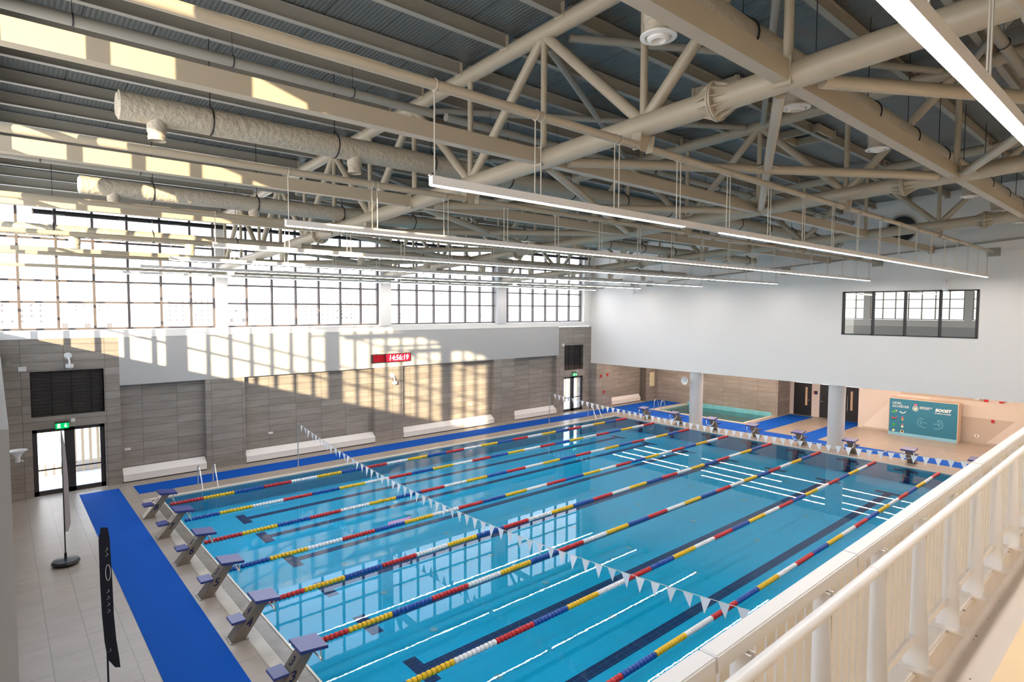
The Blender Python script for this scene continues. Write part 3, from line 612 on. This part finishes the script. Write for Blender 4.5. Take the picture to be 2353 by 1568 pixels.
for i, (o_, y, zl) in enumerate(LR):
    lab = ['linear light hanging over the pool with a short unlit gap', 'linear light just beyond the one with the unlit gap', 'third linear light over the water counted from the camera side', 'fourth linear light over the water counted from the camera side', 'linear light second nearest to the window wall', 'linear light nearest to the window wall, lowest in the bundle'][i]
    light_row(y, zl, lab, 'round lamp pipe, %s from the gallery side' % o_, (3.96, 5.06) if i == 0 else None)

# low zone ceiling lights: four rows of short strips
seg = 1.25
for i, x in enumerate((27.1, 28.1, 29.4, 30.7)):
    y = 2.55; k = 0
    while y > -20:
        ln = 2.6
        if not (i == 2 and k % 3 == 1):
            t_ = MB().box(x-0.017, x+0.017, y-ln, y-0.03, 3.105, 3.12).build('ceiling_strip_light', 'low_lamp')
            tag(t_, 'slim strip light on the low ceiling behind the columns', 'light', 'strip lights on the low ceiling')
        y -= ln; k += 1

# ================================================================== lane ropes
def float_mesh(matn):
    b_ = MB().lathe([(0.012,-0.042),(0.045,-0.044),(0.060,-0.030),(0.063,0.0),(0.060,0.030),(0.045,0.044),(0.012,0.042)], 12, 'X')
    o = b_.build('float', matn, None, smooth=True); me = o.data; bpy.data.objects.remove(o); return me
FM = {'r': float_mesh('red'), 'y': float_mesh('float_y'), 'w': float_mesh('float_w'), 'b': float_mesh('float_b')}
MN = {'r': 'red', 'y': 'float_y', 'w': 'float_w', 'b': 'float_b'}
odd = ['r','y','b','r','w']; 
def seq(kind):
    if kind == 0: s_ = ['r']; cyc = ['y','b','r','w']; return s_+[cyc[i % 4] for i in range(22)]+['r']
    if kind == 1: cyc = ['b','y','w','r']; return [cyc[i % 4] for i in range(24)]
def seqs(k):
    # measured order of colours, near to far, 24 sections of 1.03 m
    if k in (0, 2, 4, 5):
        cyc = ['y','b','r','w']; s_ = ['r']+[cyc[i % 4] for i in range(23)]; s_[-1] = 'r'; return s_
    cyc = ['b','y','w','r'] ; return [cyc[i % 4] for i in range(24)]
rlab = ['lane rope nearest the window side, beside the ladder', 'second lane rope from the window side', 'third lane rope from the window side', 'fourth lane rope from the window side', 'fifth lane rope from the window side', 'third lane rope from the gallery side', 'second lane rope from the gallery side', 'lane rope nearest the gallery side']
for k, y in enumerate(ROPES):
    t_ = empty('lane_rope', (0,y,0.022), 0, rlab[k]+', red, yellow, white and blue', 'lane rope', 'floating lane ropes')
    t_['label'] = rlab[k]
    MB().tube([(0.0,0,0.01),(XE,0,0.01)], 0.006, 6).build('cable', 'wire', t_)
    S = seqs(k); pitch = 0.1025; lst = []
    for s_i in range(24):
        for j in range(10):
            x = 0.13+s_i*1.031+j*1.031/10
            if x < XE-0.12: lst.append((x, S[s_i]))
    for x, cname in lst[:100]:
        o = bpy.data.objects.new('float', FM[cname]); C.objects.link(o); o.parent = t_; o.location = (x, 0, 0)
    for cname in 'rywb':
        b_ = MB()
        for x, c_ in lst[100:]:
            if c_ == cname: b_.lathe([(0.012,-0.05),(0.05,-0.05),(0.062,-0.02),(0.062,0.02),(0.05,0.05),(0.012,0.05)], 10, 'X', (x,0,0))
        o = b_.build('float', MN[cname], t_, smooth=True); o['kind'] = 'stuff'
    MB().tube([(XE-0.22,0,0.01),(XE-0.1,0,0.02),(XE-0.01,0,0.03)], [0.02,0.014,0.01], 8).build('hook', 'chrome', t_)

# ================================================================== pennant lines
def pennants(x, zp, sag, lab, n=34):
    t_ = empty('pennant_line', (x,1.52,DZ), 0, lab, 'pennants', 'backstroke pennant lines')
    yb = -20.4-1.52; H = zp-DZ
    def zz(y): 
        s_ = y/yb; return H-sag*4*s_*(1-s_)*1.0
    pts = [(0, yb*i/40, zz(yb*i/40)) for i in range(41)]
    MB().tube(pts, 0.006, 6).build('cord', 'wire', t_)
    MB().tube([(0,0,0),(0,0,H+0.04)], 0.022, 10).build('pole', 'chrome', t_, smooth=True)
    MB().lathe([(0.05,0.0),(0.05,0.03),(0.022,0.04)], 12).build('pole_base', 'chrome', t_)
    MB().tube([(0,yb,-0.0),(0,yb,H+0.04)], 0.022, 10).build('pole', 'chrome', t_, smooth=True)
    rr = random.Random(int(x*7)); y = -0.45; w = 0.11
    while y > yb+0.3:
        tw = rr.uniform(-0.05, 0.05); dz = rr.uniform(-0.02, 0.02)
        b_ = MB(); ya, yc = y+w, y-w; ym = y+rr.uniform(-0.03,0.03)
        b_.add([(0.002,ya,zz(ya)),(0.002,yc,zz(yc)),(tw,ym,zz(y)-0.30+dz),(-0.002,ya,zz(ya)),(-0.002,yc,zz(yc)),(tw-0.003,ym,zz(y)-0.30+dz)], [(0,1,2),(5,4,3),(0,3,4,1),(1,4,5,2),(2,5,3,0)])
        b_.build('pennant', 'pennant', t_); y -= 0.355
pennants(5.2, 1.93, 0.78, 'sagging line of white triangular pennants across the near part of the pool')
pennants(20.0, 1.84, 0.42, 'line of white triangular pennants near the far end of the pool')

# ================================================================== starting blocks
def block(front, num):
    """front=+1: pool toward +x (near end)"""
    t_ = empty('starting_block', (0,0,0))
    MB().box(-0.90, -0.55, -0.19, 0.19, 0, 0.014).build('base_plate', 'stainless', t_)
    p = MB(); hw = 0.145
    p.prism([(-0.88,0.012),(-0.60,0.012),(-0.10,0.69),(-0.36,0.64)], -hw, hw, 1); p.build('pedestal', 'stainless', t_)
    # slanted platform
    pf = MB(); pf.add([(-0.44,-0.27,0.70),(-0.44,0.27,0.70),(-0.44,0.27,0.76),(-0.44,-0.27,0.76),(0.06,-0.27,0.64),(0.06,0.27,0.64),(0.06,0.27,0.70),(0.06,-0.27,0.70)], [(0,1,2,3),(7,6,5,4),(0,4,5,1),(1,5,6,2),(2,6,7,3),(3,7,4,0)])
    pf.build('platform', 'blue_plastic', t_, bevel=0.006)
    st = MB(); st.box(-0.87, -0.60, -0.19, 0.19, 0.37, 0.42); st.build('step', 'blue_plastic', t_, bevel=0.006)
    MB().box(-0.70, -0.52, -0.03, 0.03, 0.34, 0.372).build('step_bracket', 'stainless', t_)
    # grab handle: a loop below the front of the platform
    pts = [(-0.06,-0.21,0.66),(-0.04,-0.215,0.50),(-0.01,-0.17,0.40),(0.02,-0.08,0.355),(0.025,0.0,0.345),(0.02,0.08,0.355),(-0.01,0.17,0.40),(-0.04,0.215,0.50),(-0.06,0.21,0.66)]
    MB().tube(pts, 0.017, 10).build('grab_handle', 'chrome', t_, smooth=True)
    if num:
        text('side_number', num, 0.24, 'ink', (-0.55,-hw-0.002,0.30), ROT_Y, t_, 0.001, shear=0.35, bold=0.006)
        d_ = Vector((0.52,0,0.628)).normalized(); n_ = Vector((-d_.z,0,d_.x))
        mt = Matrix.Translation(Vector((-0.88,0,0.012))+d_*0.62+n_*0.003) @ Matrix(((0,d_.x,n_.x,0),(-1,0,0,0),(0,d_.z,n_.z,0),(0,0,0,1)))
        text('back_number', num, 0.22, 'ink', None, None, t_, 0.001, bold=0.006, mtx=mt)
    return t_
for k, y in enumerate(LANES):
    if k > 6: continue
    t_ = block(1, str(8-k)); t_.location = (0.0, y, DZ)
    tag(t_, 'navy starting block marked %d on the near pool end' % (8-k), 'starting block', 'starting blocks at the near end')
fb = block(-1, None)
fo = ['beside the far corner ladder', 'left of the farther round column', 'just right of the farther round column', 'in front of the blue mat junction', 'left of the nearer round column', 'right of the nearer round column', 'in front of the teal poster', 'half hidden by the railing']
for k, y in enumerate(LANES):
    t_ = fb if k == 0 else copy_tree(fb)
    t_.location = (XE+0.05, y, DZ); t_.rotation_euler = (0,0,PI)
    tag(t_, 'far end navy starting block %s' % fo[k], 'starting block', 'starting blocks at the far end')

# ================================================================== ladders
def ladder(lab, loc, rz):
    t_ = empty('pool_ladder', loc, rz, lab, 'ladder', 'stainless pool ladders')
    for s_ in (-0.26, 0.26):
        pts = [(s_,0.62,0.0),(s_,0.62,0.62)]+[(s_,0.62-0.2*(1-math.cos(a)),0.62+0.16*math.sin(a)) for a in (0.5,1.0,1.5,2.0)]+[(s_,0.02,0.12),(s_,-0.06,-0.1),(s_,-0.06,-0.7)]
        MB().tube(pts, 0.02, 10).build('rail', 'chrome', t_, smooth=True)
    for z in (-0.15, -0.42): MB().box(-0.26, 0.26, -0.12, -0.02, z-0.012, z+0.012).build('tread', 'chrome', t_)
    return t_
ladder('chrome pool ladder beside the nearest corner of the pool', (1.6, 0.72, DZ), 0)
ladder('chrome pool ladder at the far window side of the pool', (23.45, 0.72, DZ), 0)
ladder('chrome ladder of the small pool behind the column', (SPX0-0.12+0.0, -0.35, DZ), PI/2)

# ================================================================== mats
def mat_piece(x0, x1, y0, y1, lab):
    o = MB().box(x0, x1, y0, y1, DZ, DZ+0.008).build('floor_mat', 'mat_blue'); tag(o, lab, 'mat', 'blue floor mats')
mat_piece(-2.15, -0.97, 2.8, -20.5, 'wide blue mat behind the near starting blocks')
mat_piece(-0.52, 26.25, 2.75, 1.55, 'long blue mat along the window side')
mat_piece(26.28, 32.45, 2.75, 0.75, 'blue mat running under the low ceiling toward the tiled corner')
mat_piece(26.28, 28.4, 0.73, -6.25, 'wide blue mat between the far blocks and the small pool')
mat_piece(26.28, 33.9, -6.27, -7.7, 'blue mat leading to the left black door')
mat_piece(26.28, 27.4, -7.72, -13.6, 'narrow blue mat passing behind the nearer column')
mat_piece(27.42, 34.1, -9.45, -10.5, 'blue mat leading to the right black door')
mat_piece(26.28, 27.4, -13.68, -19.5, 'blue mat in front of the poster, beyond a pale seam')

# ================================================================== small pool
sp_ = empty('small_pool', (0,0,0), 0, 'small turquoise tiled pool behind the far columns', None, None, 'structure')
MB().box(SPX0, SPX1, SPY1, SPY0, -0.8, -0.7).build('basin_floor', 'small_pool', sp_)
w_ = MB(); w_.box(SPX1-0.01, SPX1+0.02, SPY1, SPY0, -0.8, 0.24); w_.box(SPX0-0.02, SPX0, SPY1, SPY0, -0.8, -0.02); w_.build('basin_wall', 'small_pool_w', sp_)
w_ = MB(); w_.box(SPX0, SPX1, SPY0, SPY0+0.02, -0.8, -0.02); w_.box(SPX0, SPX1, SPY1-0.02, SPY1, -0.8, -0.02); w_.build('basin_wall', 'small_pool_w', sp_)
c_ = MB(); c_.box(SPX0-0.2, SPX0-0.02, SPY1-0.2, SPY0+0.2, -0.8, DZ+0.03).box(SPX0-0.02, SPX1, SPY0+0.02, SPY0+0.2, -0.8, DZ+0.03).box(SPX0-0.02, SPX1, SPY1-0.2, SPY1-0.02, -0.8, DZ+0.03)
c_.build('coping', 'coping', sp_)
tag(MB().add([(SPX0,SPY1,-0.04),(SPX1,SPY1,-0.04),(SPX1,SPY0,-0.04),(SPX0,SPY0,-0.04)], [(0,1,2,3)]).build('small_pool_water', 'water'), 'still water of the small pool behind the columns', 'water', None, 'stuff')

# ================================================================== radiator covers in the niches
for i, (a, b_, lab) in enumerate(((-0.73,2.16,'white sloped bench-like radiator cover in the niche nearest the near door'), (3.72,9.80,'long white radiator cover in the second niche from the near door'), (11.42,17.41,'long white radiator cover in the sunlit niche left of the narrow far niche'), (19.0,22.53,'white radiator cover in the last niche before the far door'), (27.5,31.0,'white radiator cover under the low ceiling'))):
    t_ = empty('radiator_cover', (a,YW,DZ), 0, lab, 'radiator cover', 'white radiator covers')
    L = b_-a; y1_ = 0.295 if i < 4 else -0.01; y0_ = -0.02 if i < 4 else -0.22
    MB().prism([(y1_,0.05),(y0_,0.05),(y0_,0.30),(y1_-0.03,0.52),(y1_,0.52)], 0, L, 0).build('casing', 'white_metal', t_)
    MB().box(0, L, y0_+0.03, y1_, 0.0, 0.05).build('plinth', 'dark_frame', t_)
    MB().box(0.0, L, y0_-0.004, y0_+0.001, 0.285, 0.30).build('seam', 'curb', t_)

# ================================================================== wall fittings
t_ = empty('digital_clock', (9.62,YW-0.12,4.03), 0, 'red digital wall clock reading 14:56:19', 'clock')
MB().box(0, 2.18, 0, 0.12, 0, 0.42).build('case', 'black', t_)
MB().box(0.78, 2.14, -0.006, 0.0, 0.03, 0.39).build('display', 'led_red', t_)
MB().box(0.04, 0.76, -0.006, 0.0, 0.03, 0.39).build('dark_display', mat('dark_red_screen', (0.12,0.0,0.005), 0.3), t_)
text('digits', '14:56:19', 0.36, 'led_digit', (1.46,-0.01,0.20), ROT_Y, t_, 0.001, shear=0.12, bold=0.008, sx=0.92)
MB().box(0.2, 0.24, 0.02, 0.12, 0.42, 0.47).box(1.9, 1.94, 0.02, 0.12, 0.42, 0.47).build('bracket', 'chrome', t_)
def exit_sign(x, z, lab, s=1.0):
    t_ = empty('exit_sign', (x,YW-0.10,z), 0, lab, 'exit sign', 'green exit signs')
    MB().box(-0.19*s, 0.19*s, 0, 0.03, 0, 0.2*s).build('panel', 'exit_green', t_)
    MB().box(-0.21*s, 0.21*s, -0.01, 0.10, 0.2*s, 0.25*s).build('housing', 'dark_frame', t_)
    a = MB(); a.box(0.075*s, 0.115*s, -0.004, 0, 0.07*s, 0.17*s); a.prism([(0.035*s,0.09*s),(0.155*s,0.09*s),(0.095*s,0.03*s)], -0.004, 0.0, 1); a.build('arrow', 'exit_white', t_)
    m_ = MB(); m_.box(-0.14*s,-0.05*s,-0.004,0,0.03*s,0.17*s); m_.build('doorway_symbol', 'exit_white', t_)
    r_ = MB(); r_.prism([(-0.11*s,0.05*s),(-0.08*s,0.09*s),(-0.10*s,0.12*s),(-0.07*s,0.14*s),(-0.06*s,0.10*s),(-0.04*s,0.05*s),(-0.07*s,0.08*s)], -0.007, -0.004, 1); r_.build('running_figure', 'exit_green', t_)
exit_sign(-2.52, 2.40, 'green exit sign with white down arrow above the near glazed door')
exit_sign(24.15, 2.36, 'green exit sign above the far glazed door')
def small_box(nm, x, z, w, h, d_, mt, lab, cat, y=YW):
    o = MB().box(x-w/2, x+w/2, y-d_, y, z-h/2, z+h/2).build(nm, mt, bevel=0.004); tag(o, lab, cat); return o
small_box('wall_switch_box', -3.55, 4.58, 0.22, 0.16, 0.04, 'white_plastic', 'white square box at the upper left corner of the near louvre', 'box')
small_box('wall_sensor', -3.92, 4.78, 0.14, 0.14, 0.04, 'steel_grey', 'small grey sensor box left of the white box by the near louvre', 'sensor')
small_box('emergency_lamp', -2.2, 2.66, 0.12, 0.12, 0.08, 'white_plastic', 'small white emergency beacon right of the near exit sign', 'lamp')
small_box('emergency_lamp', 24.4, 2.64, 0.12, 0.12, 0.08, 'white_plastic', 'small white emergency beacon beside the far exit sign', 'lamp')
small_box('detector_box', 23.1, 4.42, 0.16, 0.16, 0.05, 'white_plastic', 'small white box at the corner of the far louvre', 'box')
for x, z, lab in ((-0.52,1.28,'white socket plate in the first niche'), (4.85,1.18,'white socket plate in the second niche'), (15.95,1.3,'white socket plate in the sunlit third niche')):
    t_ = small_box('wall_socket', x, z, 0.2, 0.09, 0.012, 'white_plastic', lab, 'socket', YW+0.30)
for x, z, lab in ((26.25,2.25,'red call point higher on the tiled pier right of the far door'), (26.9,2.3,'red fire notice on the tiled pier under the low ceiling'), (26.55,1.15,'red call point lower on the tiled pier right of the far door')):
    small_box('call_point', x, z, 0.16, 0.16, 0.04, 'red', lab, 'call point', 2.95)
small_box('access_panel', 31.9, 1.62, 0.55, 1.0, 0.03, 'cream', 'cream rectangular access panel on the far tiled pier', 'panel', 2.898)
def camera_unit(loc, lab, rz=0):
    t_ = empty('security_camera', loc, rz, lab, 'security camera', 'security cameras')
    MB().lathe([(0.0,0.0),(0.11,0.0),(0.12,-0.03),(0.10,-0.05),(0.0,-0.05)], 18, 'Y').build('base', 'white_plastic', t_, smooth=True)
    MB().tube([(0,-0.05,0),(0,-0.2,-0.02),(0.02,-0.26,-0.18),(0.02,-0.26,-0.3)], 0.03, 10).build('arm', 'white_plastic', t_, smooth=True)
    MB().lathe([(0.0,-0.28),(0.12,-0.28),(0.12,-0.40),(0.08,-0.44),(0.0,-0.46)], 18, 'Z', (0.02,-0.26,0)).build('dome', 'white_plastic', t_, smooth=True)
camera_unit((-2.28,YW,4.98), 'white dome camera on an arm above the near louvre')
camera_unit((10.75,YW,3.35), 'white camera on the pier below the clock')
camera_unit((25.79,-0.2,8.1), 'small camera high on the white wall near the window corner', -PI/2)
camera_unit((25.79,-16.1,7.95), 'small white camera just above the tinted window', -PI/2)
def horn(loc, rz, lab, s=1.0):
    t_ = empty('horn_speaker', loc, rz, lab, 'loudspeaker', 'horn loudspeakers')
    MB().lathe([(0.045,-0.18),(0.06,-0.16),(0.055,-0.05),(0.09,0.03),(0.15,0.10),(0.215,0.15),(0.23,0.155),(0.235,0.17),(0.22,0.17),(0.15,0.12),(0.06,0.02),(0.03,-0.02)], 28, 'X').build('horn', 'white_plastic', t_, smooth=True)
    MB().lathe([(0.0,0.02),(0.05,0.02),(0.05,0.09),(0.0,0.10)], 16, 'X').build('driver', 'column', t_, smooth=True)
    MB().tube([(-0.14,0,-0.02),(-0.14,0,-0.10),(-0.12,-0.26,-0.12)], 0.016, 8).build('bracket', 'white_plastic', t_)
    return t_
h1 = horn((-4.0,-1.0,2.5), 0, 'white horn loudspeaker on the near end wall, opening upward'); h1.rotation_euler = (0,-PI/2,0)
h1.location = (-3.84,-1.0,2.45)
h2 = horn((25.69,-3.9,2.62), PI, 'white horn loudspeaker on the farther round column'); h2.rotation_euler = (0,0,PI*0.97)
# black round opening, cable tray and brackets on the white wall
t_ = empty('round_vent', (25.79,-14.4,10.25), 0, 'large dark round duct opening high on the white wall', 'vent')
MB().lathe([(0.0,0.005),(0.55,0.005)], 40, 'X').build('opening', 'black', t_); MB().lathe([(0.55,-0.06),(0.60,-0.06),(0.60,0.01),(0.55,0.01)], 40, 'X').build('rim', 'steel_grey', t_, smooth=True)
t_ = MB().bar((25.74,-2.5,8.35),(25.74,-21.5,9.72),0.03,0.07).build('cable_tray', 'steel_grey'); tag(t_, 'thin perforated cable tray running up across the white wall', 'cable tray')
for i, y in enumerate([q for q in BN if q < 0 and q > -21]+[0]):
    z = zb(y)-0.30
    o = MB().box(25.76, 25.8, y-0.22, y+0.22, z-0.17, z+0.17).build('wall_plate', 'steel_grey'); tag(o, 'grey anchor plate on the white wall, %s counted from the windows' % (ORD[i+1] if i < 5 else ORD[0]), 'plate', 'anchor plates of the lamp pipes')

# ================================================================== signs by the doors, call points on the beige wall
for y, x, lab in ((-7.68,34.2,'navy and red square sign between the two left black doors'), (-9.05,34.2,'navy square sign beside the right black door')):
    o = MB().box(x-0.02, x, y-0.11, y+0.11, 1.45, 1.67).build('door_sign', 'ink'); tag(o, lab, 'sign', 'square signs by the black doors')
    if x and y > -8: MB().box(x-0.024, x-0.02, y+0.06, y+0.11, 1.45, 1.67).build('red_edge', 'red', o)
for y, z, w_x, mt, lab in ((-16.0,2.36,0.22,'white_plastic','white box high on the beige wall, left of the red box'), (-16.37,2.31,0.16,'red','red alarm box high on the beige wall'), (-16.97,2.31,0.17,'red','red sign box with white band high on the beige wall'), (-17.3,2.36,0.24,'white_plastic','white box high on the beige wall, right of the red sign')):
    o = MB().box(32.6, 32.7, y-w_x/2, y+w_x/2, z-0.12, z+0.12).build('wall_box', mt); tag(o, lab, 'box')
    if 'band' in lab: MB().box(32.595, 32.6, y-w_x/2, y+w_x/2, z-0.03, z+0.01).build('white_band', 'white_ink', o)
o = MB().box(32.64, 32.7, -16.72, -16.60, 1.18, 1.32).build('call_point', 'red'); tag(o, 'red round call point on the dark painted stripe', 'call point')
o = MB().box(32.68, 32.7, -16.14, -15.96, 0.36, 0.49).build('wall_socket', 'white_plastic'); tag(o, 'white socket low on the dark painted stripe', 'socket')
MB().lathe([(0,-0.002),(0.03,-0.002)], 12, 'X', (32.68,-16.05,0.425)).build('hole', 'black', o)

# ================================================================== teal poster stand
PX = 31.95; py0, py1, pz0, pz1 = -15.42, -12.36, DZ, 2.03
t_ = empty('poster_stand', (PX,0,0), 0, 'large teal poster box headed LEVEL ACHIEVER', 'poster')
MB().box(0, 0.6, py0, py1, pz0, pz1).build('box', 'wood', t_)
MB().box(-0.012, 0.0, py0+0.03, py1-0.03, pz0+0.16, pz1-0.03).build('face', 'poster', t_)
MB().box(-0.013, 0.0, py0+0.03, py1-0.03, pz0, pz0+0.16).build('foot_band', 'poster_l', t_)
def ptext(nm, s, size, u_, v_, mt='white_ink', **k): return text(nm, s, size, mt, (-0.016, py1-u_*(py1-py0), pz0+v_*(pz1-pz0)), ROT_X, t_, 0.001, **k)
ptext('heading', 'LEVEL\nACHIEVER', 0.17, 0.055, 0.82, align='LEFT')
ptext('school_name', 'BENEFIT SCHOOL\nFOR LEADERS', 0.07, 0.46, 0.80, align='LEFT', bold=0.002)
ptext('sponsor_name', 'BOOST', 0.20, 0.79, 0.78, shear=0.25, bold=0.012)
ptext('sponsor_line', 'SWIMMING ACADEMY', 0.07, 0.79, 0.70, bold=0.002)
def P(u_, v_): return (-0.018, py1-u_*(py1-py0), pz0+v_*(pz1-pz0))
def blob(nm, u_, v_, a, b_, mt, rot=0, n=20):
    c = P(u_, v_); vs = []
    for j in range(n):
        an = 2*PI*j/n; px, pz = a*math.cos(an), b_*math.sin(an); vs.append((c[0]+0.001, c[1]-(px*math.cos(rot)-pz*math.sin(rot)), c[2]+px*math.sin(rot)+pz*math.cos(rot)))
    vs2 = [(x+0.004,y,z) for x,y,z in vs]
    MB().add(vs+vs2, [tuple(range(n)), tuple(range(2*n-1,n-1,-1))]+[(j,j+n,(j+1)%n+n,(j+1)%n) for j in range(n)]).build(nm, mt, t_)
def stroke(nm, pts, mt, rad=0.012): MB().tube([P(*p) for p in pts], rad, 6).build(nm, mt, t_)
# ring badge with a small top piece
stroke('badge_ring', [(0.40+0.038*math.cos(a), 0.765+0.062*math.sin(a)) for a in [2*PI*j/24 for j in range(25)]], 'white_ink', 0.014)
blob('badge_centre', 0.40, 0.765, 0.07, 0.07, 'cream'); blob('badge_top', 0.40, 0.865, 0.085, 0.045, 'pink')
# level icons: two columns of four
blob('green_icon', 0.085, 0.625, 0.11, 0.05, 'green', 0.2); blob('green_icon_head', 0.115, 0.65, 0.05, 0.05, 'cream')
stroke('white_swoosh', [(0.17,0.645),(0.195,0.615),(0.22,0.605),(0.245,0.63),(0.262,0.655)], 'white_ink', 0.025)
stroke('red_icon', [(0.055,0.475),(0.075,0.45),(0.095,0.445),(0.115,0.455),(0.13,0.485)], 'red', 0.03); blob('orange_medal', 0.215, 0.435, 0.05, 0.05, 'orange'); blob('medal_ribbon', 0.215, 0.49, 0.06, 0.03, 'pink')
blob('green_figure', 0.085, 0.285, 0.045, 0.075, 'green'); blob('green_figure_foot', 0.085, 0.25, 0.085, 0.03, 'green'); blob('pink_medal', 0.215, 0.245, 0.055, 0.055, 'cream'); blob('medal_ribbon', 0.215, 0.305, 0.05, 0.03, 'pink')
blob('cream_icon', 0.085, 0.12, 0.07, 0.055, 'cream', 0.6); blob('yellow_badge', 0.215, 0.115, 0.085, 0.085, 'cream'); blob('orange_badge_centre', 0.215, 0.115, 0.05, 0.05, 'orange')
arm = [(0.565,0.295),(0.50,0.30),(0.45,0.345),(0.435,0.38),(0.455,0.505),(0.485,0.535),(0.515,0.51),(0.50,0.47),(0.48,0.47),(0.475,0.42),(0.50,0.41),(0.53,0.43),(0.565,0.405)]
stroke('left_arm_outline', arm, 'line_blue', 0.009); stroke('right_arm_outline', [(1.235-a, b_-0.0) for a, b_ in arm], 'line_blue', 0.009)
stroke('muscle_line', [(0.47,0.40),(0.49,0.375),(0.51,0.38)], 'line_blue', 0.007); stroke('muscle_line', [(0.765,0.40),(0.745,0.375),(0.725,0.38)], 'line_blue', 0.007)

# ================================================================== feather banners
t_ = empty('feather_banner', (-3.02,-3.96,DZ), 0, 'slim white feather banner on a black water base', 'banner', 'feather banners')
MB().lathe([(0.0,0.0),(0.27,0.0),(0.31,0.06),(0.28,0.12),(0.10,0.145),(0.03,0.15),(0.03,0.3),(0.0,0.3)], 24).build('base', 'black', t_, smooth=True)
MB().tube([(0,0,0.15),(0,0,3.55)], [0.016,0.008], 8).build('pole', 'black', t_)
b_ = MB(); prof = [(0.85,0.06),(1.05,0.13),(1.6,0.12),(2.4,0.10),(3.1,0.06),(3.5,0.0)]
vs = []; 
for z, w__ in prof: vs += [(0.008,0.0,z),(0.012+w__*0.9,-w__*0.2,z)]
vs2 = [(x+0.004,y+0.004,z) for x,y,z in vs]; n = len(vs)
b_.add(vs+vs2, [(i,i+1,i+3,i+2) for i in range(0,n-2,2)]+[(n+i,n+i+2,n+i+3,n+i+1) for i in range(0,n-2,2)]+[(i+1,n+i+1,n+i+3,i+3) for i in range(0,n-2,2)])
b_.build('flag', 'banner_white', t_)
t_ = empty('feather_banner', (-3.1,-12.5,DZ), 0, 'navy feather banner with white print beside the blue mat', 'banner', 'feather banners')
MB().lathe([(0.0,0.0),(0.27,0.0),(0.31,0.06),(0.28,0.12),(0.03,0.15),(0.03,0.3),(0.0,0.3)], 24).build('base', 'black', t_, smooth=True)
MB().tube([(0,0,0.15),(0,0,3.35)], [0.016,0.008], 8).build('pole', 'black', t_)
b_ = MB(); prof = [(1.26,0.06,0.12),(1.42,0.14,0.03),(1.7,0.14,0.0),(2.1,0.14,-0.02),(2.6,0.145,-0.03),(3.25,0.13,-0.03),(3.42,0.08,0.0)]; vs = []
for z, w__, o__ in prof: vs += [(-0.03+o__,0.0,z),(-0.03+o__+w__,-0.05,z)]
vs2 = [(x,y+0.012,z) for x,y,z in vs]; n = len(vs)
b_.add(vs+vs2, [(i,i+1,i+3,i+2) for i in range(0,n-2,2)]+[(n+i,n+i+2,n+i+3,n+i+1) for i in range(0,n-2,2)]+[(i+1,n+i+1,n+i+3,i+3) for i in range(0,n-2,2)]+[(i,i+2,n+i+2,n+i) for i in range(0,n-2,2)])
b_.build('flag', 'banner_navy', t_)
b_ = MB(); b_.tube([(0.035+0.03*math.cos(a),-0.055,2.75+0.12*math.sin(a)) for a in [2*PI*j/16 for j in range(16)]], 0.004, 5, closed=True)
for k, z in enumerate((2.15,2.25,2.35,2.45,3.0,3.08,1.55)): b_.tube([(0.01,-0.055,z),(0.045,-0.055,z+0.02),(0.025,-0.055,z+0.05)], 0.0025, 5)
b_.build('print', 'white_ink', t_)

# ================================================================== outside
ST(MB().box(-5, 27, YW+0.6, YW+4.2, -0.3, 0.0).build('terrace', 'outdoor'), 'pale paved terrace outside the glazed doors')
ST(MB().box(-5, 27, YW+3.4, YW+3.6, 0.0, 0.45).build('terrace_parapet', 'white_wall'), 'low white parapet of the terrace')
for k in range(14):
    x = -4.0+0.26*k
    o = MB().box(x-0.05, x+0.05, YW+3.3, YW+3.36, 0.0, 2.3+0.2*((k*7) % 3)).build('fence_batten', 'batten'); tag(o, 'upright wooden batten of the screen outside the near glazed door', 'batten', 'battens of the screen outside')
for k in range(9):
    x = 26.0+0.4*k
    o = MB().box(x-0.05, x+0.05, YW+3.3, YW+3.36, 0.0, 2.2).build('fence_batten', 'batten'); tag(o, 'upright wooden batten of the screen outside the far glazed door', 'batten', 'battens of the screen outside the far door')
ST(MB().add([(-900,YW+12,-7),(1200,YW+12,-7),(1200,1300,3.5),(-900,1300,3.5)], [(0,1,2,3)]).build('ground', 'ground'), 'hazy pale land beyond the windows')
rb = random.Random(11)
def house(x, y, z, wx, wy, h):
    t_ = empty('town_building', (x,y,z), rb.uniform(-0.2,0.2), 'pale flat-roofed building in the hazy town outside the windows', 'building', 'buildings in the hazy town')
    MB().box(0, wx, 0, wy, 0, h).build('walls', 'townwall', t_)
    w_ = MB(); n = max(2, int(wx/4)); fl = max(1, int(h/3.2))
    for i in range(n):
        for j in range(fl):
            if rb.random() < 0.8: w_.box(wx*(i+0.35)/n, wx*(i+0.62)/n, -0.05, 0.02, 1.2+3.2*j, 2.6+3.2*j)
    w_.build('windows', 'townwin', t_)
for k in range(10): house(-2+13*k+rb.uniform(-1,1), 60+rb.uniform(0,25), -7, rb.uniform(7,10), 8, rb.choice([4,5,7.5,8.5]))
for k in range(16): house(-20+26*k+rb.uniform(-1,1), 150+rb.uniform(0,60), -6, rb.uniform(12,19), 12, rb.choice([5,7,9,11]))
for k in range(14): house(-60+48*k, 420+rb.uniform(0,80), -3.5, rb.uniform(26,38), 20, rb.uniform(9,17))
